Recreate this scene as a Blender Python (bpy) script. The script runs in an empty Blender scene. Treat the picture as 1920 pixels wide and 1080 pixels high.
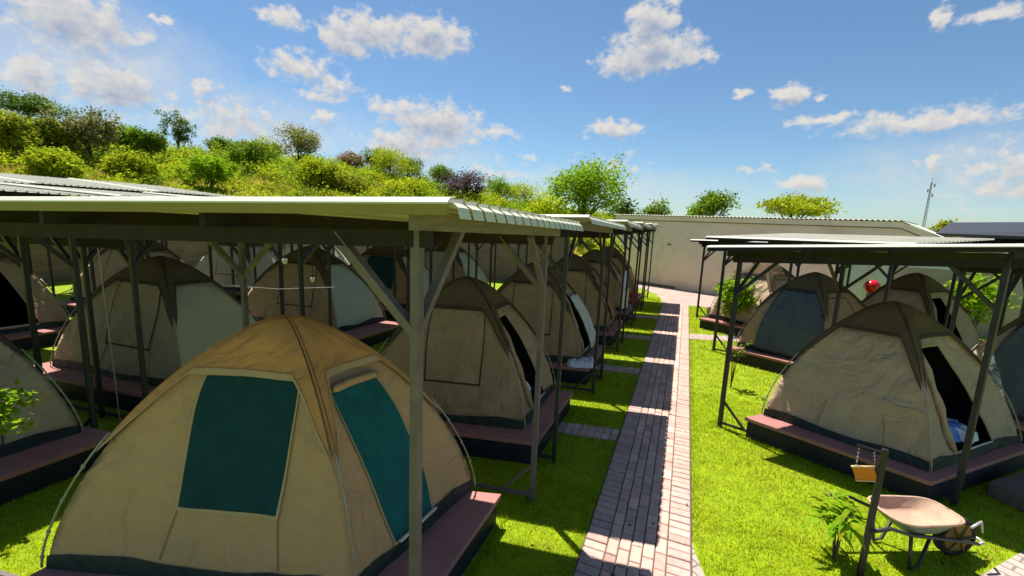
import bpy, bmesh, math, random
import numpy as np
from mathutils import Vector, Matrix, noise as mnoise

random.seed(7)
rng = np.random.default_rng(7)
scn = bpy.context.scene
COL = scn.collection
D2R = math.radians

# ------------------------------------------------------------------ camera
cam_d = bpy.data.cameras.new('camera')
cam = bpy.data.objects.new('camera', cam_d)
COL.objects.link(cam)
cam_d.sensor_width = 36.0
cam_d.sensor_fit = 'HORIZONTAL'
cam_d.lens = 15.0
cam_d.clip_start = 0.05
cam_d.clip_end = 3000
R3 = Matrix(((0.924828, -0.097161, 0.367767),
             (0.378121, 0.129478, -0.916657),
             (0.041446, 0.986811, 0.156483)))
cam.matrix_world = Matrix.Translation((0, 0, 2.9)) @ R3.to_4x4()
scn.camera = cam

# ------------------------------------------------------------------ light
scn.view_settings.view_transform = 'Standard'
scn.view_settings.look = 'None'
scn.view_settings.gamma = 1.0
scn.view_settings.exposure = 1.0
SKY_STRENGTH = 0.062
SUN_DIR = Vector((1.0, -0.78, -2.93)).normalized()          # the way the light travels
sun_d = bpy.data.lights.new('sun', 'SUN')
sun_d.energy = 4.5
sun_d.angle = D2R(0.5)
sun_d.color = (1.0, 0.95, 0.86)
sun = bpy.data.objects.new('sun', sun_d)
COL.objects.link(sun)
sun.rotation_euler = SUN_DIR.to_track_quat('-Z', 'Y').to_euler()
SUN_EL = math.asin(-SUN_DIR.z)
SUN_AZ = math.atan2(-SUN_DIR.x, -SUN_DIR.y)

# ------------------------------------------------------------------ sky with clouds (azimuth, elevation, half width, half height, weight; degrees)
CLOUDS = [(-40.42, 20.32, 5.96, 1.95, 1), (-33.62, 20.65, 6.22, 2.32, 1), (-43.38, 18.84, 3.18, 1.66, 1), (-6.51, 22.79, 3.54, 2.4, 1.1),
 (-5.92, 19.93, 6.11, 2.38, 1.1), (-8.59, 18.72, 4.54, 1.64, 1), (-1.96, 19.15, 3.23, 1.37, 1), (-47.93, 15.76, 4.35, 1.79, 0.75),
 (-44.34, 14.43, 2.89, 1.77, 0.7), (-45.52, 13.04, 3.42, 0.78, 0.8), (9.08, 14.26, 2.27, 1.14, 1), (3.87, 14.83, 1.42, 0.54, 0.8),
 (11.75, 13.73, 0.93, 0.46, 0.7), (19.62, 10.77, 8.8, 1.33, 0.75), (12.92, 11.74, 5.02, 0.62, 0.6), (21.09, 6.98, 1.91, 0.78, 0.75),
 (-9.91, 11.6, 4.17, 1.17, 0.95), (-32.2, 11.3, 7.3, 3.0, 0.9), (-36.12, 8.5, 7.0, 2.8, 0.8), (-25.43, 10.78, 4.09, 1.01, 0.7),
 (-38.03, 12.9, 3.89, 1.06, 0.8), (-66.46, 15.6, 6.4, 3.0, 0.92), (-63.68, 10.71, 5.4, 2.7, 0.92), (-69.11, 10.55, 3.2, 2.2, 0.8),
 (-49.35, 19.99, 3.13, 1.06, 0.85), (19.99, 19.1, 1.08, 1.42, 0.9), (23.33, 18.68, 2.42, 0.79, 0.75), (-56.57, 12.15, 1.93, 1.02, 0.7),
 (-45.18, 10.93, 2.08, 0.93, 0.75), (10.95, 5.22, 3.18, 1.13, 0.75), (25.85, 5.6, 5.0, 3.4, 0.62), (-54.38, 9.13, 6.8, 3.4, 0.66),
 (-60.06, 17.53, 1.31, 0.53, 0.75), (6.15, 6.84, 2.95, 0.53, 0.5), (-19.82, 8.25, 2.07, 0.52, 0.4), (-24.57, 5.94, 8.27, 2.0, 0.4),
 (-9.57, 7.38, 5.92, 1.61, 0.35), (-16.2, 16.26, 1.07, 0.35, 0.6)]
VEILS = [(-66, 12.5, 14, 7.0, .75), (-52, 9.0, 16, 5.0, .62), (-35, 7.5, 13, 4.5, .60), (24, 6.0, 14, 5.0, .50), (-8, 4.5, 22, 3.5, .40)]


def build_world():
    w = bpy.data.worlds.new('World')
    scn.world = w
    w.use_nodes = True
    nt = w.node_tree
    nt.nodes.clear()
    # node group: (azimuth, elevation) in degrees -> cloud density
    g = bpy.data.node_groups.new('cloud_field', 'ShaderNodeTree')
    g.interface.new_socket('P', in_out='INPUT', socket_type='NodeSocketVector')
    g.interface.new_socket('Density', in_out='OUTPUT', socket_type='NodeSocketFloat')
    g.interface.new_socket('Veil', in_out='OUTPUT', socket_type='NodeSocketFloat')
    gi = g.nodes.new('NodeGroupInput')
    go = g.nodes.new('NodeGroupOutput')
    L = g.links.new

    def vm(op, a, b=None):
        n = g.nodes.new('ShaderNodeVectorMath')
        n.operation = op
        if isinstance(a, tuple): n.inputs[0].default_value = a
        else: L(a, n.inputs[0])
        if b is not None:
            if isinstance(b, tuple): n.inputs[1].default_value = b
            else: L(b, n.inputs[1])
        return n.outputs['Value'] if op in ('LENGTH', 'DOT_PRODUCT') else n.outputs['Vector']

    def m(op, a, b=None, c=None, clamp=False):
        n = g.nodes.new('ShaderNodeMath')
        n.operation = op
        n.use_clamp = clamp
        for i, x in enumerate((a, b, c)):
            if x is None: continue
            if isinstance(x, (int, float)): n.inputs[i].default_value = x
            else: L(x, n.inputs[i])
        return n.outputs[0]
    # warp the position so that outlines billow
    nz = g.nodes.new('ShaderNodeTexNoise')
    nz.noise_dimensions = '2D'
    nz.inputs['Scale'].default_value = 0.42
    nz.inputs['Detail'].default_value = 7.0
    nz.inputs['Roughness'].default_value = 0.55
    st = vm('MULTIPLY', gi.outputs['P'], (1.0, 1.35, 1.0))
    L(st, nz.inputs['Vector'])
    wv = vm('SUBTRACT', nz.outputs['Color'], (0.5, 0.5, 0.5))
    wv = vm('MULTIPLY', wv, (3.4, 2.0, 0.0))
    pos = vm('ADD', gi.outputs['P'], wv)
    best = None
    for az, el, sx, sy, k in CLOUDS:
        d = vm('SUBTRACT', pos, (az, el, 0))
        d = vm('MULTIPLY', d, (1 / (sx * 1.15), 1 / (sy * 1.25), 0))
        ln = vm('LENGTH', d)
        f = m('MULTIPLY_ADD', ln, -k, k)
        best = f if best is None else m('MAXIMUM', best, f)
    nz2 = g.nodes.new('ShaderNodeTexNoise')
    nz2.noise_dimensions = '2D'
    nz2.inputs['Scale'].default_value = 0.6
    nz2.inputs['Detail'].default_value = 8.0
    nz2.inputs['Roughness'].default_value = 0.6
    L(st, nz2.inputs['Vector'])
    t = m('MULTIPLY_ADD', nz2.outputs[0], 1.25, -0.70)
    den = m('ADD', best, t)
    L(den, go.inputs['Density'])
    vb = None
    for az, el, sx, sy, k in VEILS:
        d = vm('MULTIPLY', vm('SUBTRACT', pos, (az, el, 0)), (1 / sx, 1 / sy, 0))
        f = m('MULTIPLY_ADD', vm('LENGTH', d), -k, k)
        vb = f if vb is None else m('MAXIMUM', vb, f)
    vb = m('MULTIPLY', m('MAXIMUM', vb, 0.0), m('MULTIPLY_ADD', nz.outputs[0], 1.6, 0.1))
    L(vb, go.inputs['Veil'])

    L2 = nt.links.new
    tc = nt.nodes.new('ShaderNodeTexCoord')
    sep = nt.nodes.new('ShaderNodeSeparateXYZ')
    L2(tc.outputs['Generated'], sep.inputs[0])

    def wm(op, a, b=None, c=None, clamp=False):
        n = nt.nodes.new('ShaderNodeMath')
        n.operation = op
        n.use_clamp = clamp
        for i, x in enumerate((a, b, c)):
            if x is None: continue
            if isinstance(x, (int, float)): n.inputs[i].default_value = x
            else: L2(x, n.inputs[i])
        return n.outputs[0]
    az = wm('MULTIPLY', wm('ARCTAN2', sep.outputs[0], sep.outputs[1]), 180 / math.pi)
    el = wm('MULTIPLY', wm('ARCSINE', sep.outputs[2]), 180 / math.pi)
    cmb = nt.nodes.new('ShaderNodeCombineXYZ')
    L2(az, cmb.inputs[0])
    L2(el, cmb.inputs[1])
    cmb2 = nt.nodes.new('ShaderNodeCombineXYZ')
    L2(wm('ADD', az, -0.35), cmb2.inputs[0])
    L2(wm('ADD', el, 0.95), cmb2.inputs[1])
    ga = nt.nodes.new('ShaderNodeGroup'); ga.node_tree = g
    gb = nt.nodes.new('ShaderNodeGroup'); gb.node_tree = g
    L2(cmb.outputs[0], ga.inputs[0])
    L2(cmb2.outputs[0], gb.inputs[0])
    dA, dB = ga.outputs[0], gb.outputs[0]
    mr = nt.nodes.new('ShaderNodeMapRange')
    mr.interpolation_type = 'SMOOTHSTEP'
    mr.inputs['From Min'].default_value = 0.0
    mr.inputs['From Max'].default_value = 0.55
    L2(dA, mr.inputs['Value'])
    alpha = wm('MAXIMUM', wm('MULTIPLY', mr.outputs[0], 0.93), wm('MINIMUM', ga.outputs[1], 0.8))
    # clouds thicker above a point shade it: bases grey, tops white
    thick = wm('MAXIMUM', dB, 0.0)
    lit = wm('MULTIPLY_ADD', thick, -1.15, 1.12, clamp=True)
    cc = nt.nodes.new('ShaderNodeMix'); cc.data_type = 'RGBA'
    k = 1.0 / (SKY_STRENGTH * 2 ** scn.view_settings.exposure)
    cc.inputs['A'].default_value = (0.38 * k, 0.44 * k, 0.56 * k, 1)
    cc.inputs['B'].default_value = (0.80 * k, 0.76 * k, 0.70 * k, 1)
    L2(lit, cc.inputs['Factor'])
    sky = nt.nodes.new('ShaderNodeTexSky')
    sky.sky_type = 'NISHITA'
    sky.sun_disc = False
    sky.sun_elevation = SUN_EL
    sky.sun_rotation = SUN_AZ
    sky.air_density = 1.0
    sky.dust_density = 0.3
    sky.ozone_density = 2.2
    mx = nt.nodes.new('ShaderNodeMix'); mx.data_type = 'RGBA'
    L2(alpha, mx.inputs['Factor'])
    tint = nt.nodes.new('ShaderNodeMix'); tint.data_type = 'RGBA'; tint.blend_type = 'MULTIPLY'
    tint.inputs['Factor'].default_value = 1.0
    tint.inputs['B'].default_value = (0.74, 0.90, 0.98, 1)
    L2(sky.outputs[0], tint.inputs['A'])
    L2(tint.outputs['Result'], mx.inputs['A'])
    L2(cc.outputs['Result'], mx.inputs['B'])
    bg = nt.nodes.new('ShaderNodeBackground')
    bg.inputs['Strength'].default_value = SKY_STRENGTH
    L2(mx.outputs['Result'], bg.inputs['Color'])
    out = nt.nodes.new('ShaderNodeOutputWorld')
    L2(bg.outputs[0], out.inputs[0])


build_world()


# ------------------------------------------------------------------ materials
def mat(name, col, rough=0.8, var=0.15, scale=3.0, bump=0.0, bscale=60.0, metal=0.0, attr=False,
        trans=0.0, spec=0.3, stain=None, stain_scale=1.2, stain_lo=0.55, stretch=None, wrinkle=0.0):
    m = bpy.data.materials.new(name)
    m.use_nodes = True
    nt = m.node_tree
    N, L = nt.nodes, nt.links.new
    p = N['Principled BSDF']
    p.inputs['Roughness'].default_value = rough
    p.inputs['Metallic'].default_value = metal
    p.inputs['Specular IOR Level'].default_value = spec
    tc = N.new('ShaderNodeTexCoord')
    vec = tc.outputs['Object']
    if stretch:
        mp = N.new('ShaderNodeMapping')
        mp.inputs['Scale'].default_value = stretch
        L(vec, mp.inputs['Vector'])
        vec = mp.outputs[0]
    nz = N.new('ShaderNodeTexNoise')
    nz.inputs['Scale'].default_value = scale
    nz.inputs['Detail'].default_value = 6
    nz.inputs['Roughness'].default_value = 0.65
    L(vec, nz.inputs['Vector'])
    mr = N.new('ShaderNodeMapRange')
    mr.inputs['From Min'].default_value = 0.25
    mr.inputs['From Max'].default_value = 0.75
    mr.inputs['To Min'].default_value = 1 - var
    mr.inputs['To Max'].default_value = 1 + var
    L(nz.outputs[0], mr.inputs['Value'])
    mul = N.new('ShaderNodeMix'); mul.data_type = 'RGBA'; mul.blend_type = 'MULTIPLY'
    mul.inputs['Factor'].default_value = 1.0
    if attr:
        at = N.new('ShaderNodeVertexColor'); at.layer_name = 'Col'
        L(at.outputs[0], mul.inputs['A'])
    else:
        mul.inputs['A'].default_value = (*col, 1)
    L(mr.outputs[0], mul.inputs['B'])
    c = mul.outputs['Result']
    if stain:
        n2 = N.new('ShaderNodeTexNoise')
        n2.inputs['Scale'].default_value = stain_scale
        n2.inputs['Detail'].default_value = 8
        n2.inputs['Roughness'].default_value = 0.7
        L(tc.outputs['Object'], n2.inputs['Vector'])
        r2 = N.new('ShaderNodeMapRange')
        r2.inputs['From Min'].default_value = stain_lo
        r2.inputs['From Max'].default_value = stain_lo + 0.2
        r2.inputs['To Max'].default_value = 0.75
        L(n2.outputs[0], r2.inputs['Value'])
        mm = N.new('ShaderNodeMix'); mm.data_type = 'RGBA'
        mm.inputs['B'].default_value = (*stain, 1)
        L(r2.outputs[0], mm.inputs['Factor'])
        L(c, mm.inputs['A'])
        c = mm.outputs['Result']
    L(c, p.inputs['Base Color'])
    h = None
    if bump:
        n3 = N.new('ShaderNodeTexNoise')
        n3.inputs['Scale'].default_value = bscale
        n3.inputs['Detail'].default_value = 4
        L(vec, n3.inputs['Vector'])
        b = N.new('ShaderNodeBump')
        b.inputs['Strength'].default_value = bump
        b.inputs['Distance'].default_value = 0.02
        L(n3.outputs[0], b.inputs['Height'])
        h = b.outputs[0]
    if wrinkle:
        n4 = N.new('ShaderNodeTexNoise')
        n4.inputs['Scale'].default_value = 2.2
        n4.inputs['Detail'].default_value = 3
        n4.inputs['Distortion'].default_value = 1.6
        L(tc.outputs['Object'], n4.inputs['Vector'])
        b2 = N.new('ShaderNodeBump')
        b2.inputs['Strength'].default_value = wrinkle
        b2.inputs['Distance'].default_value = 0.12
        L(n4.outputs[0], b2.inputs['Height'])
        if h: L(h, b2.inputs['Normal'])
        h = b2.outputs[0]
    if h: L(h, p.inputs['Normal'])
    if trans:
        out = N['Material Output']
        tr = N.new('ShaderNodeBsdfTranslucent')
        L(c, tr.inputs['Color'])
        ms = N.new('ShaderNodeMixShader')
        ms.inputs[0].default_value = trans
        L(p.outputs[0], ms.inputs[1])
        L(tr.outputs[0], ms.inputs[2])
        L(ms.outputs[0], out.inputs['Surface'])
    return m


M = {}
M['canvas'] = mat('canvas_khaki', (0.52, 0.320, 0.165), 0.9, 0.10, 2.5, 0.15, 260, wrinkle=0.7, spec=0.1, stain=(0.42, 0.235, 0.10), stain_lo=0.56)
M['canvas_old'] = mat('canvas_weathered', (0.39, 0.268, 0.158), 0.9, 0.16, 2.0, 0.15, 260, wrinkle=0.8, spec=0.1, stain=(0.16, 0.12, 0.075), stain_lo=0.54)
M['canvas_grey'] = mat('canvas_greyish', (0.45, 0.332, 0.218), 0.9, 0.12, 2.0, 0.15, 260, wrinkle=0.8, spec=0.1, stain=(0.20, 0.18, 0.12), stain_lo=0.58)
M['canvas_pale'] = mat('canvas_pale_skylit', (0.52, 0.51, 0.42), 0.9, 0.08, 2.0, 0.1, 260, wrinkle=0.3, spec=0.1)  # pale tone with the skylight on the tent sides put into the colour
M['fly'] = mat('fly_ochre', (0.53, 0.262, 0.100), 0.85, 0.10, 3.0, 0.1, 220, wrinkle=0.7, spec=0.15, stain=(0.40, 0.185, 0.065), stain_lo=0.54)
M['fly_brown'] = mat('fly_brown', (0.125, 0.085, 0.048), 0.85, 0.14, 3.0, 0.1, 220, wrinkle=0.35, spec=0.15)
M['fly_seam'] = mat('fly_seam', (0.42, 0.20, 0.075), 0.85, 0.1, 6.0)
M['trim'] = mat('seam_tape', (0.47, 0.325, 0.175), 0.85, 0.08, 8.0)
M['seam_soft'] = mat('seam_soft', (0.30, 0.19, 0.09), 0.85, 0.10, 8.0)
M['seam'] = mat('seam_eave_shade', (0.06, 0.042, 0.025), 0.85, 0.10, 8.0)  # seams and zips; also dark enough to paint eave shadow on brown hems
M['teal'] = mat('mesh_teal', (0.003, 0.050, 0.058), 0.75, 0.25, 4.0, 0.35, 420, spec=0.25, wrinkle=0.2)
M['teal_door'] = mat('mesh_teal_bright', (0.006, 0.115, 0.118), 0.75, 0.25, 4.0, 0.35, 420, spec=0.25, wrinkle=0.4)
M['groundsheet'] = mat('groundsheet_green', (0.020, 0.032, 0.026), 0.6, 0.3, 4.0, wrinkle=0.5)
M['inner'] = mat('interior_shade_shell', (0.014, 0.014, 0.015), 0.9, 0.15, 3.0)  # near-black colour standing for the shade inside open tents
M['pole'] = mat('pole_grey', (0.33, 0.30, 0.26), 0.45, 0.15, 12.0, metal=0.3)
M['canvas_beige'] = mat('canvas_beige', (0.50, 0.43, 0.28), 0.9, 0.08, 2.0, 0.1, 260, wrinkle=0.3, spec=0.1)
M['cover'] = mat('cover_slate', (0.085, 0.105, 0.115), 0.8, 0.15, 3.0, wrinkle=0.8)
M['flap_white'] = mat('flap_offwhite', (0.58, 0.62, 0.56), 0.85, 0.08, 3.0, wrinkle=0.7)
M['sheet_white'] = mat('linen_white', (0.72, 0.74, 0.80), 0.85, 0.05, 3.0, wrinkle=0.8)
M['sheet_blue'] = mat('linen_blue', (0.12, 0.24, 0.62), 0.8, 0.25, 5.0, wrinkle=0.8)
M['mattress'] = mat('mattress_navy', (0.03, 0.05, 0.11), 0.8, 0.2, 5.0)
M['deck'] = mat('deck_oxide_red', (0.37, 0.155, 0.140), 0.55, 0.22, 3.0, 0.2, 90, stain=(0.26, 0.17, 0.14), stain_lo=0.60, spec=0.35)
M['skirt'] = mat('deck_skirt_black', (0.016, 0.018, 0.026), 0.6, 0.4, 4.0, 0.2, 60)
M['steel'] = mat('steel_paint', (0.135, 0.108, 0.110), 0.5, 0.35, 6.0, 0.15, 80, spec=0.4, stain=(0.11, 0.085, 0.065), stain_lo=0.58, stain_scale=5)
M['steel_dark'] = mat('steel_paint_dark', (0.030, 0.028, 0.030), 0.5, 0.3, 6.0, 0.1, 80, spec=0.4)
M['timber'] = mat('timber_rail', (0.20, 0.165, 0.12), 0.75, 0.35, 5.0, 0.3, 60, stretch=(9, 1, 9))
M['timber_dark'] = mat('timber_dark', (0.022, 0.017, 0.012), 0.8, 0.3, 6.0, 0.2, 50)
M['roof'] = mat('roof_sheet', (0.60, 0.58, 0.47), 0.55, 0.10, 2.0, stain=(0.42, 0.37, 0.27), stain_lo=0.60, spec=0.35)
M['flash'] = mat('roof_flashing', (0.25, 0.205, 0.045), 0.55, 0.12, 2.0, stain=(0.26, 0.20, 0.05), stain_lo=0.56, spec=0.35)
M['paver'] = mat('clay_paver', (0.3, 0.2, 0.2), 0.85, 0.22, 14.0, 0.35, 90, attr=True, stain=(0.24, 0.18, 0.17), stain_lo=0.62, stain_scale=2.5)
M['joint'] = mat('paver_joint', (0.11, 0.085, 0.07), 0.95, 0.3, 20.0, 0.3, 120)
M['lawn'] = mat('lawn_soil', (0.20, 0.28, 0.003), 0.95, 0.40, 5.0, 0.6, 60)
M['grass'] = mat('grass_blade', (0.1, 0.2, 0.0), 0.6, 0.30, 1.1, attr=True, trans=0.5, spec=0.15)
M['leaf'] = mat('leaf', (0.1, 0.2, 0.0), 0.75, 0.15, 1.0, attr=True, trans=0.5, spec=0.04)
M['bark'] = mat('bark', (0.12, 0.09, 0.065), 0.9, 0.35, 8.0, 0.6, 30)
M['hill'] = mat('hill_grass', (0.30, 0.29, 0.030), 0.95, 0.40, 0.35, 0.5, 3.0, stain=(0.10, 0.12, 0.015), stain_scale=0.12, stain_lo=0.48)
M['plaster'] = mat('wall_plaster', (0.80, 0.66, 0.48), 0.9, 0.07, 1.2, 0.15, 60, stain=(0.56, 0.44, 0.31), stain_lo=0.52, stain_scale=0.55)
M['fascia'] = mat('fascia_paint', (0.74, 0.65, 0.50), 0.75, 0.10, 2.0)
M['trim_brown'] = mat('fascia_trim', (0.20, 0.16, 0.11), 0.75, 0.1, 2.0)  # plain brown of the barge trim and plinth
M['lowwall'] = mat('boundary_plaster', (0.40, 0.34, 0.27), 0.9, 0.12, 1.2, 0.2, 60)
M['white_paint'] = mat('white_paint', (0.70, 0.70, 0.67), 0.6, 0.07, 3.0)
M['dark_red'] = mat('dark_red_paint', (0.12, 0.012, 0.010), 0.4, 0.3, 2.0)
M['red'] = mat('red_gloss', (0.55, 0.008, 0.018), 0.12, 0.1, 2.0, spec=0.7)
M['yellow_post'] = mat('yellow_post', (0.50, 0.36, 0.16), 0.6, 0.15, 5.0)
M['black_post'] = mat('black_post', (0.012, 0.012, 0.014), 0.45, 0.3, 8.0, spec=0.4)
M['orange'] = mat('orange_sign', (0.62, 0.19, 0.004), 0.5, 0.12, 8.0, stain=(0.50, 0.15, 0.01), stain_lo=0.60, stain_scale=9)
M['chain'] = mat('chain_steel', (0.50, 0.49, 0.47), 0.4, 0.2, 10.0, metal=0.5)
M['tray'] = mat('tray_rusted', (0.46, 0.31, 0.22), 0.7, 0.18, 6.0, 0.2, 70, stain=(0.42, 0.20, 0.09), stain_lo=0.52, stain_scale=4, spec=0.3)
M['tray_out'] = mat('tray_outside_green', (0.16, 0.22, 0.17), 0.6, 0.25, 5.0, stain=(0.20, 0.10, 0.05), stain_lo=0.55, stain_scale=5)
M['wheel'] = mat('wheel_ochre', (0.22, 0.14, 0.03), 0.6, 0.35, 9.0, stain=(0.09, 0.045, 0.015), stain_lo=0.52, stain_scale=10)
M['tyre'] = mat('rubber', (0.025, 0.022, 0.018), 0.85, 0.3, 10.0)
M['step'] = mat('step_brick', (0.15, 0.105, 0.085), 0.9, 0.25, 7.0, 0.4, 60)
M['cloth_lav'] = mat('cloth_lavender', (0.55, 0.54, 0.70), 0.85, 0.10, 4.0, wrinkle=0.8)
M['cloth_dark'] = mat('cloth_navy', (0.020, 0.022, 0.05), 0.85, 0.2, 4.0, wrinkle=0.8)
M['cloth_red'] = mat('cloth_red', (0.40, 0.015, 0.03), 0.8, 0.2, 4.0, wrinkle=0.8)
M['bulb'] = mat('bulb_glass', (0.80, 0.78, 0.70), 0.15, 0.03, 3.0, spec=0.6)
M['mast'] = mat('mast_steel', (0.16, 0.16, 0.18), 0.6, 0.2, 3.0)
M['pot'] = mat('planter_dark', (0.05, 0.035, 0.025), 0.8, 0.2, 5.0)


def brick_mat(name, c1, c2, mortar, sx, sy, plane):
    m = bpy.data.materials.new(name)
    m.use_nodes = True
    nt = m.node_tree; N, L = nt.nodes, nt.links.new
    p = N['Principled BSDF']
    p.inputs['Roughness'].default_value = 0.9
    tc = N.new('ShaderNodeTexCoord')
    mp = N.new('ShaderNodeMapping')
    if plane == 'wall':
        mp.inputs['Rotation'].default_value = (D2R(90), 0, 0)
    else:
        mp.inputs['Rotation'].default_value = (0, 0, D2R(plane))
    L(tc.outputs['Object'], mp.inputs['Vector'])
    b = N.new('ShaderNodeTexBrick')
    b.inputs['Color1'].default_value = (*c1, 1)
    b.inputs['Color2'].default_value = (*c2, 1)
    b.inputs['Mortar'].default_value = (*mortar, 1)
    b.inputs['Scale'].default_value = 1.0
    b.inputs['Brick Width'].default_value = sx
    b.inputs['Row Height'].default_value = sy
    b.inputs['Mortar Size'].default_value = 0.010
    L(mp.outputs[0], b.inputs['Vector'])
    nz = N.new('ShaderNodeTexNoise')
    nz.inputs['Scale'].default_value = 2.0
    nz.inputs['Detail'].default_value = 6
    L(tc.outputs['Object'], nz.inputs['Vector'])
    mr = N.new('ShaderNodeMapRange')
    mr.inputs['To Min'].default_value = 0.65
    mr.inputs['To Max'].default_value = 1.35
    L(nz.outputs[0], mr.inputs['Value'])
    mu = N.new('ShaderNodeMix'); mu.data_type = 'RGBA'; mu.blend_type = 'MULTIPLY'
    mu.inputs['Factor'].default_value = 1
    L(b.outputs['Color'], mu.inputs['A'])
    L(mr.outputs[0], mu.inputs['B'])
    L(mu.outputs['Result'], p.inputs['Base Color'])
    bp = N.new('ShaderNodeBump')
    bp.inputs['Strength'].default_value = 0.5
    bp.inputs['Distance'].default_value = 0.01
    bp.invert = True
    L(b.outputs['Fac'], bp.inputs['Height'])
    L(bp.outputs[0], p.inputs['Normal'])
    return m


M['brick'] = brick_mat('brick_wall', (0.23, 0.135, 0.115), (0.17, 0.10, 0.09), (0.26, 0.22, 0.19), 0.24, 0.085, 'wall')
M['plaza'] = brick_mat('yard_pavers', (0.45, 0.33, 0.285), (0.39, 0.28, 0.24), (0.25, 0.20, 0.165), 0.21, 0.11, 10)
M['sidepath'] = brick_mat('side_path_pavers', (0.46, 0.35, 0.30), (0.38, 0.29, 0.26), (0.20, 0.16, 0.13), 0.21, 0.11, 40)


# ------------------------------------------------------------------ mesh helper
def wloc(o):
    v = Vector((0, 0, 0))
    while o is not None:
        v += o.location
        o = o.parent
    return v


class MB:
    def __init__(s):
        s.v, s.f, s.c = [], [], []

    def add(s, vs, fs, col=None):
        n = len(s.v)
        s.v.extend([tuple(x) for x in vs])
        for f in fs:
            s.f.append(tuple(i + n for i in f))
            s.c.append(col)

    def hexa(s, b, t, col=None):                     # b, t: four points each
        s.add(list(b) + list(t), [(3, 2, 1, 0), (4, 5, 6, 7), (0, 1, 5, 4), (1, 2, 6, 5), (2, 3, 7, 6), (3, 0, 4, 7)], col)

    def box(s, c, size, rz=0.0, col=None):
        ca, sa = math.cos(rz), math.sin(rz)
        hx, hy, hz = size[0] / 2, size[1] / 2, size[2] / 2

        def pt(x, y, z):
            return (c[0] + x * ca - y * sa, c[1] + x * sa + y * ca, c[2] + z)
        s.hexa([pt(-hx, -hy, -hz), pt(hx, -hy, -hz), pt(hx, hy, -hz), pt(-hx, hy, -hz)],
               [pt(-hx, -hy, hz), pt(hx, -hy, hz), pt(hx, hy, hz), pt(-hx, hy, hz)], col)

    def bar(s, p, q, w, h, up=(0, 0, 1), col=None):
        p, q, up = Vector(p), Vector(q), Vector(up)
        d = (q - p).normalized()
        if abs(d.dot(up)) > 0.98: up = Vector((0, 1, 0))
        r = d.cross(up).normalized() * (w / 2)
        u = r.cross(d).normalized() * (h / 2)
        s.hexa([p - r - u, p + r - u, p + r + u, p - r + u], [q - r - u, q + r - u, q + r + u, q - r + u], col)

    def tube(s, pts, r, n=8, col=None):
        pts = [Vector(p) for p in pts]
        rs = r if isinstance(r, (list, tuple)) else [r] * len(pts)
        base = len(s.v)
        prev = None
        for i, p in enumerate(pts):
            a = pts[max(i - 1, 0)]; b = pts[min(i + 1, len(pts) - 1)]
            d = (b - a).normalized()
            x = d.cross(Vector((0, 0, 1)))
            if x.length < 0.05: x = d.cross(Vector((0, 1, 0)))
            x.normalize()
            if prev is not None and x.dot(prev) < 0: x = -x
            prev = x
            y = d.cross(x)
            for k in range(n):
                an = 2 * math.pi * k / n
                s.v.append(tuple(p + (x * math.cos(an) + y * math.sin(an)) * rs[i]))
        for i in range(len(pts) - 1):
            for k in range(n):
                a = base + i * n + k; b = base + i * n + (k + 1) % n
                s.f.append((a, b, b + n, a + n)); s.c.append(col)
        s.f.append(tuple(base + k for k in reversed(range(n)))); s.c.append(col)
        e = base + (len(pts) - 1) * n
        s.f.append(tuple(e + k for k in range(n))); s.c.append(col)

    def ball(s, c, r, n=10, sc=(1, 1, 1), col=None):
        vs, fs = [], []
        m = n // 2 + 1
        for i in range(m + 1):
            th = math.pi * i / m
            for k in range(n):
                ph = 2 * math.pi * k / n
                vs.append((c[0] + r * sc[0] * math.sin(th) * math.cos(ph), c[1] + r * sc[1] * math.sin(th) * math.sin(ph), c[2] + r * sc[2] * math.cos(th)))
        for i in range(m):
            for k in range(n):
                a = i * n + k; b = i * n + (k + 1) % n
                fs.append((a, a + n, b + n, b))
        s.add(vs, fs, col)

    def build(s, name, material, parent=None, smooth=False, weld=False, bevel=0.0, solid=0.0, autosmooth=None):
        off = wloc(parent) if parent else Vector((0, 0, 0))
        me = bpy.data.meshes.new(name)
        vs = np.array(s.v, dtype=float).reshape(-1, 3) - np.array(off)
        me.from_pydata(vs.tolist(), [], s.f)
        if any(c is not None for c in s.c):
            ca = me.color_attributes.new('Col', 'FLOAT_COLOR', 'CORNER')
            arr = np.ones((len(me.loops), 4), dtype=np.float32)
            li = 0
            for f, c in zip(s.f, s.c):
                arr[li:li + len(f), :3] = c if c is not None else (0.5, 0.5, 0.5)
                li += len(f)
            ca.data.foreach_set('color', arr.ravel())
        if weld:
            bm = bmesh.new(); bm.from_mesh(me)
            bmesh.ops.remove_doubles(bm, verts=bm.verts, dist=0.0008)
            bmesh.ops.recalc_face_normals(bm, faces=bm.faces)
            bm.to_mesh(me); bm.free()
        me.materials.append(material)
        if smooth:
            me.polygons.foreach_set('use_smooth', [True] * len(me.polygons))
        o = bpy.data.objects.new(name, me)
        COL.objects.link(o)
        if parent: o.parent = parent
        if bevel:
            b = o.modifiers.new('bevel', 'BEVEL')
            b.width = bevel; b.segments = 2; b.limit_method = 'ANGLE'
        if solid:
            sm = o.modifiers.new('solid', 'SOLIDIFY')
            sm.thickness = solid; sm.offset = 0
        return o


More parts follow.
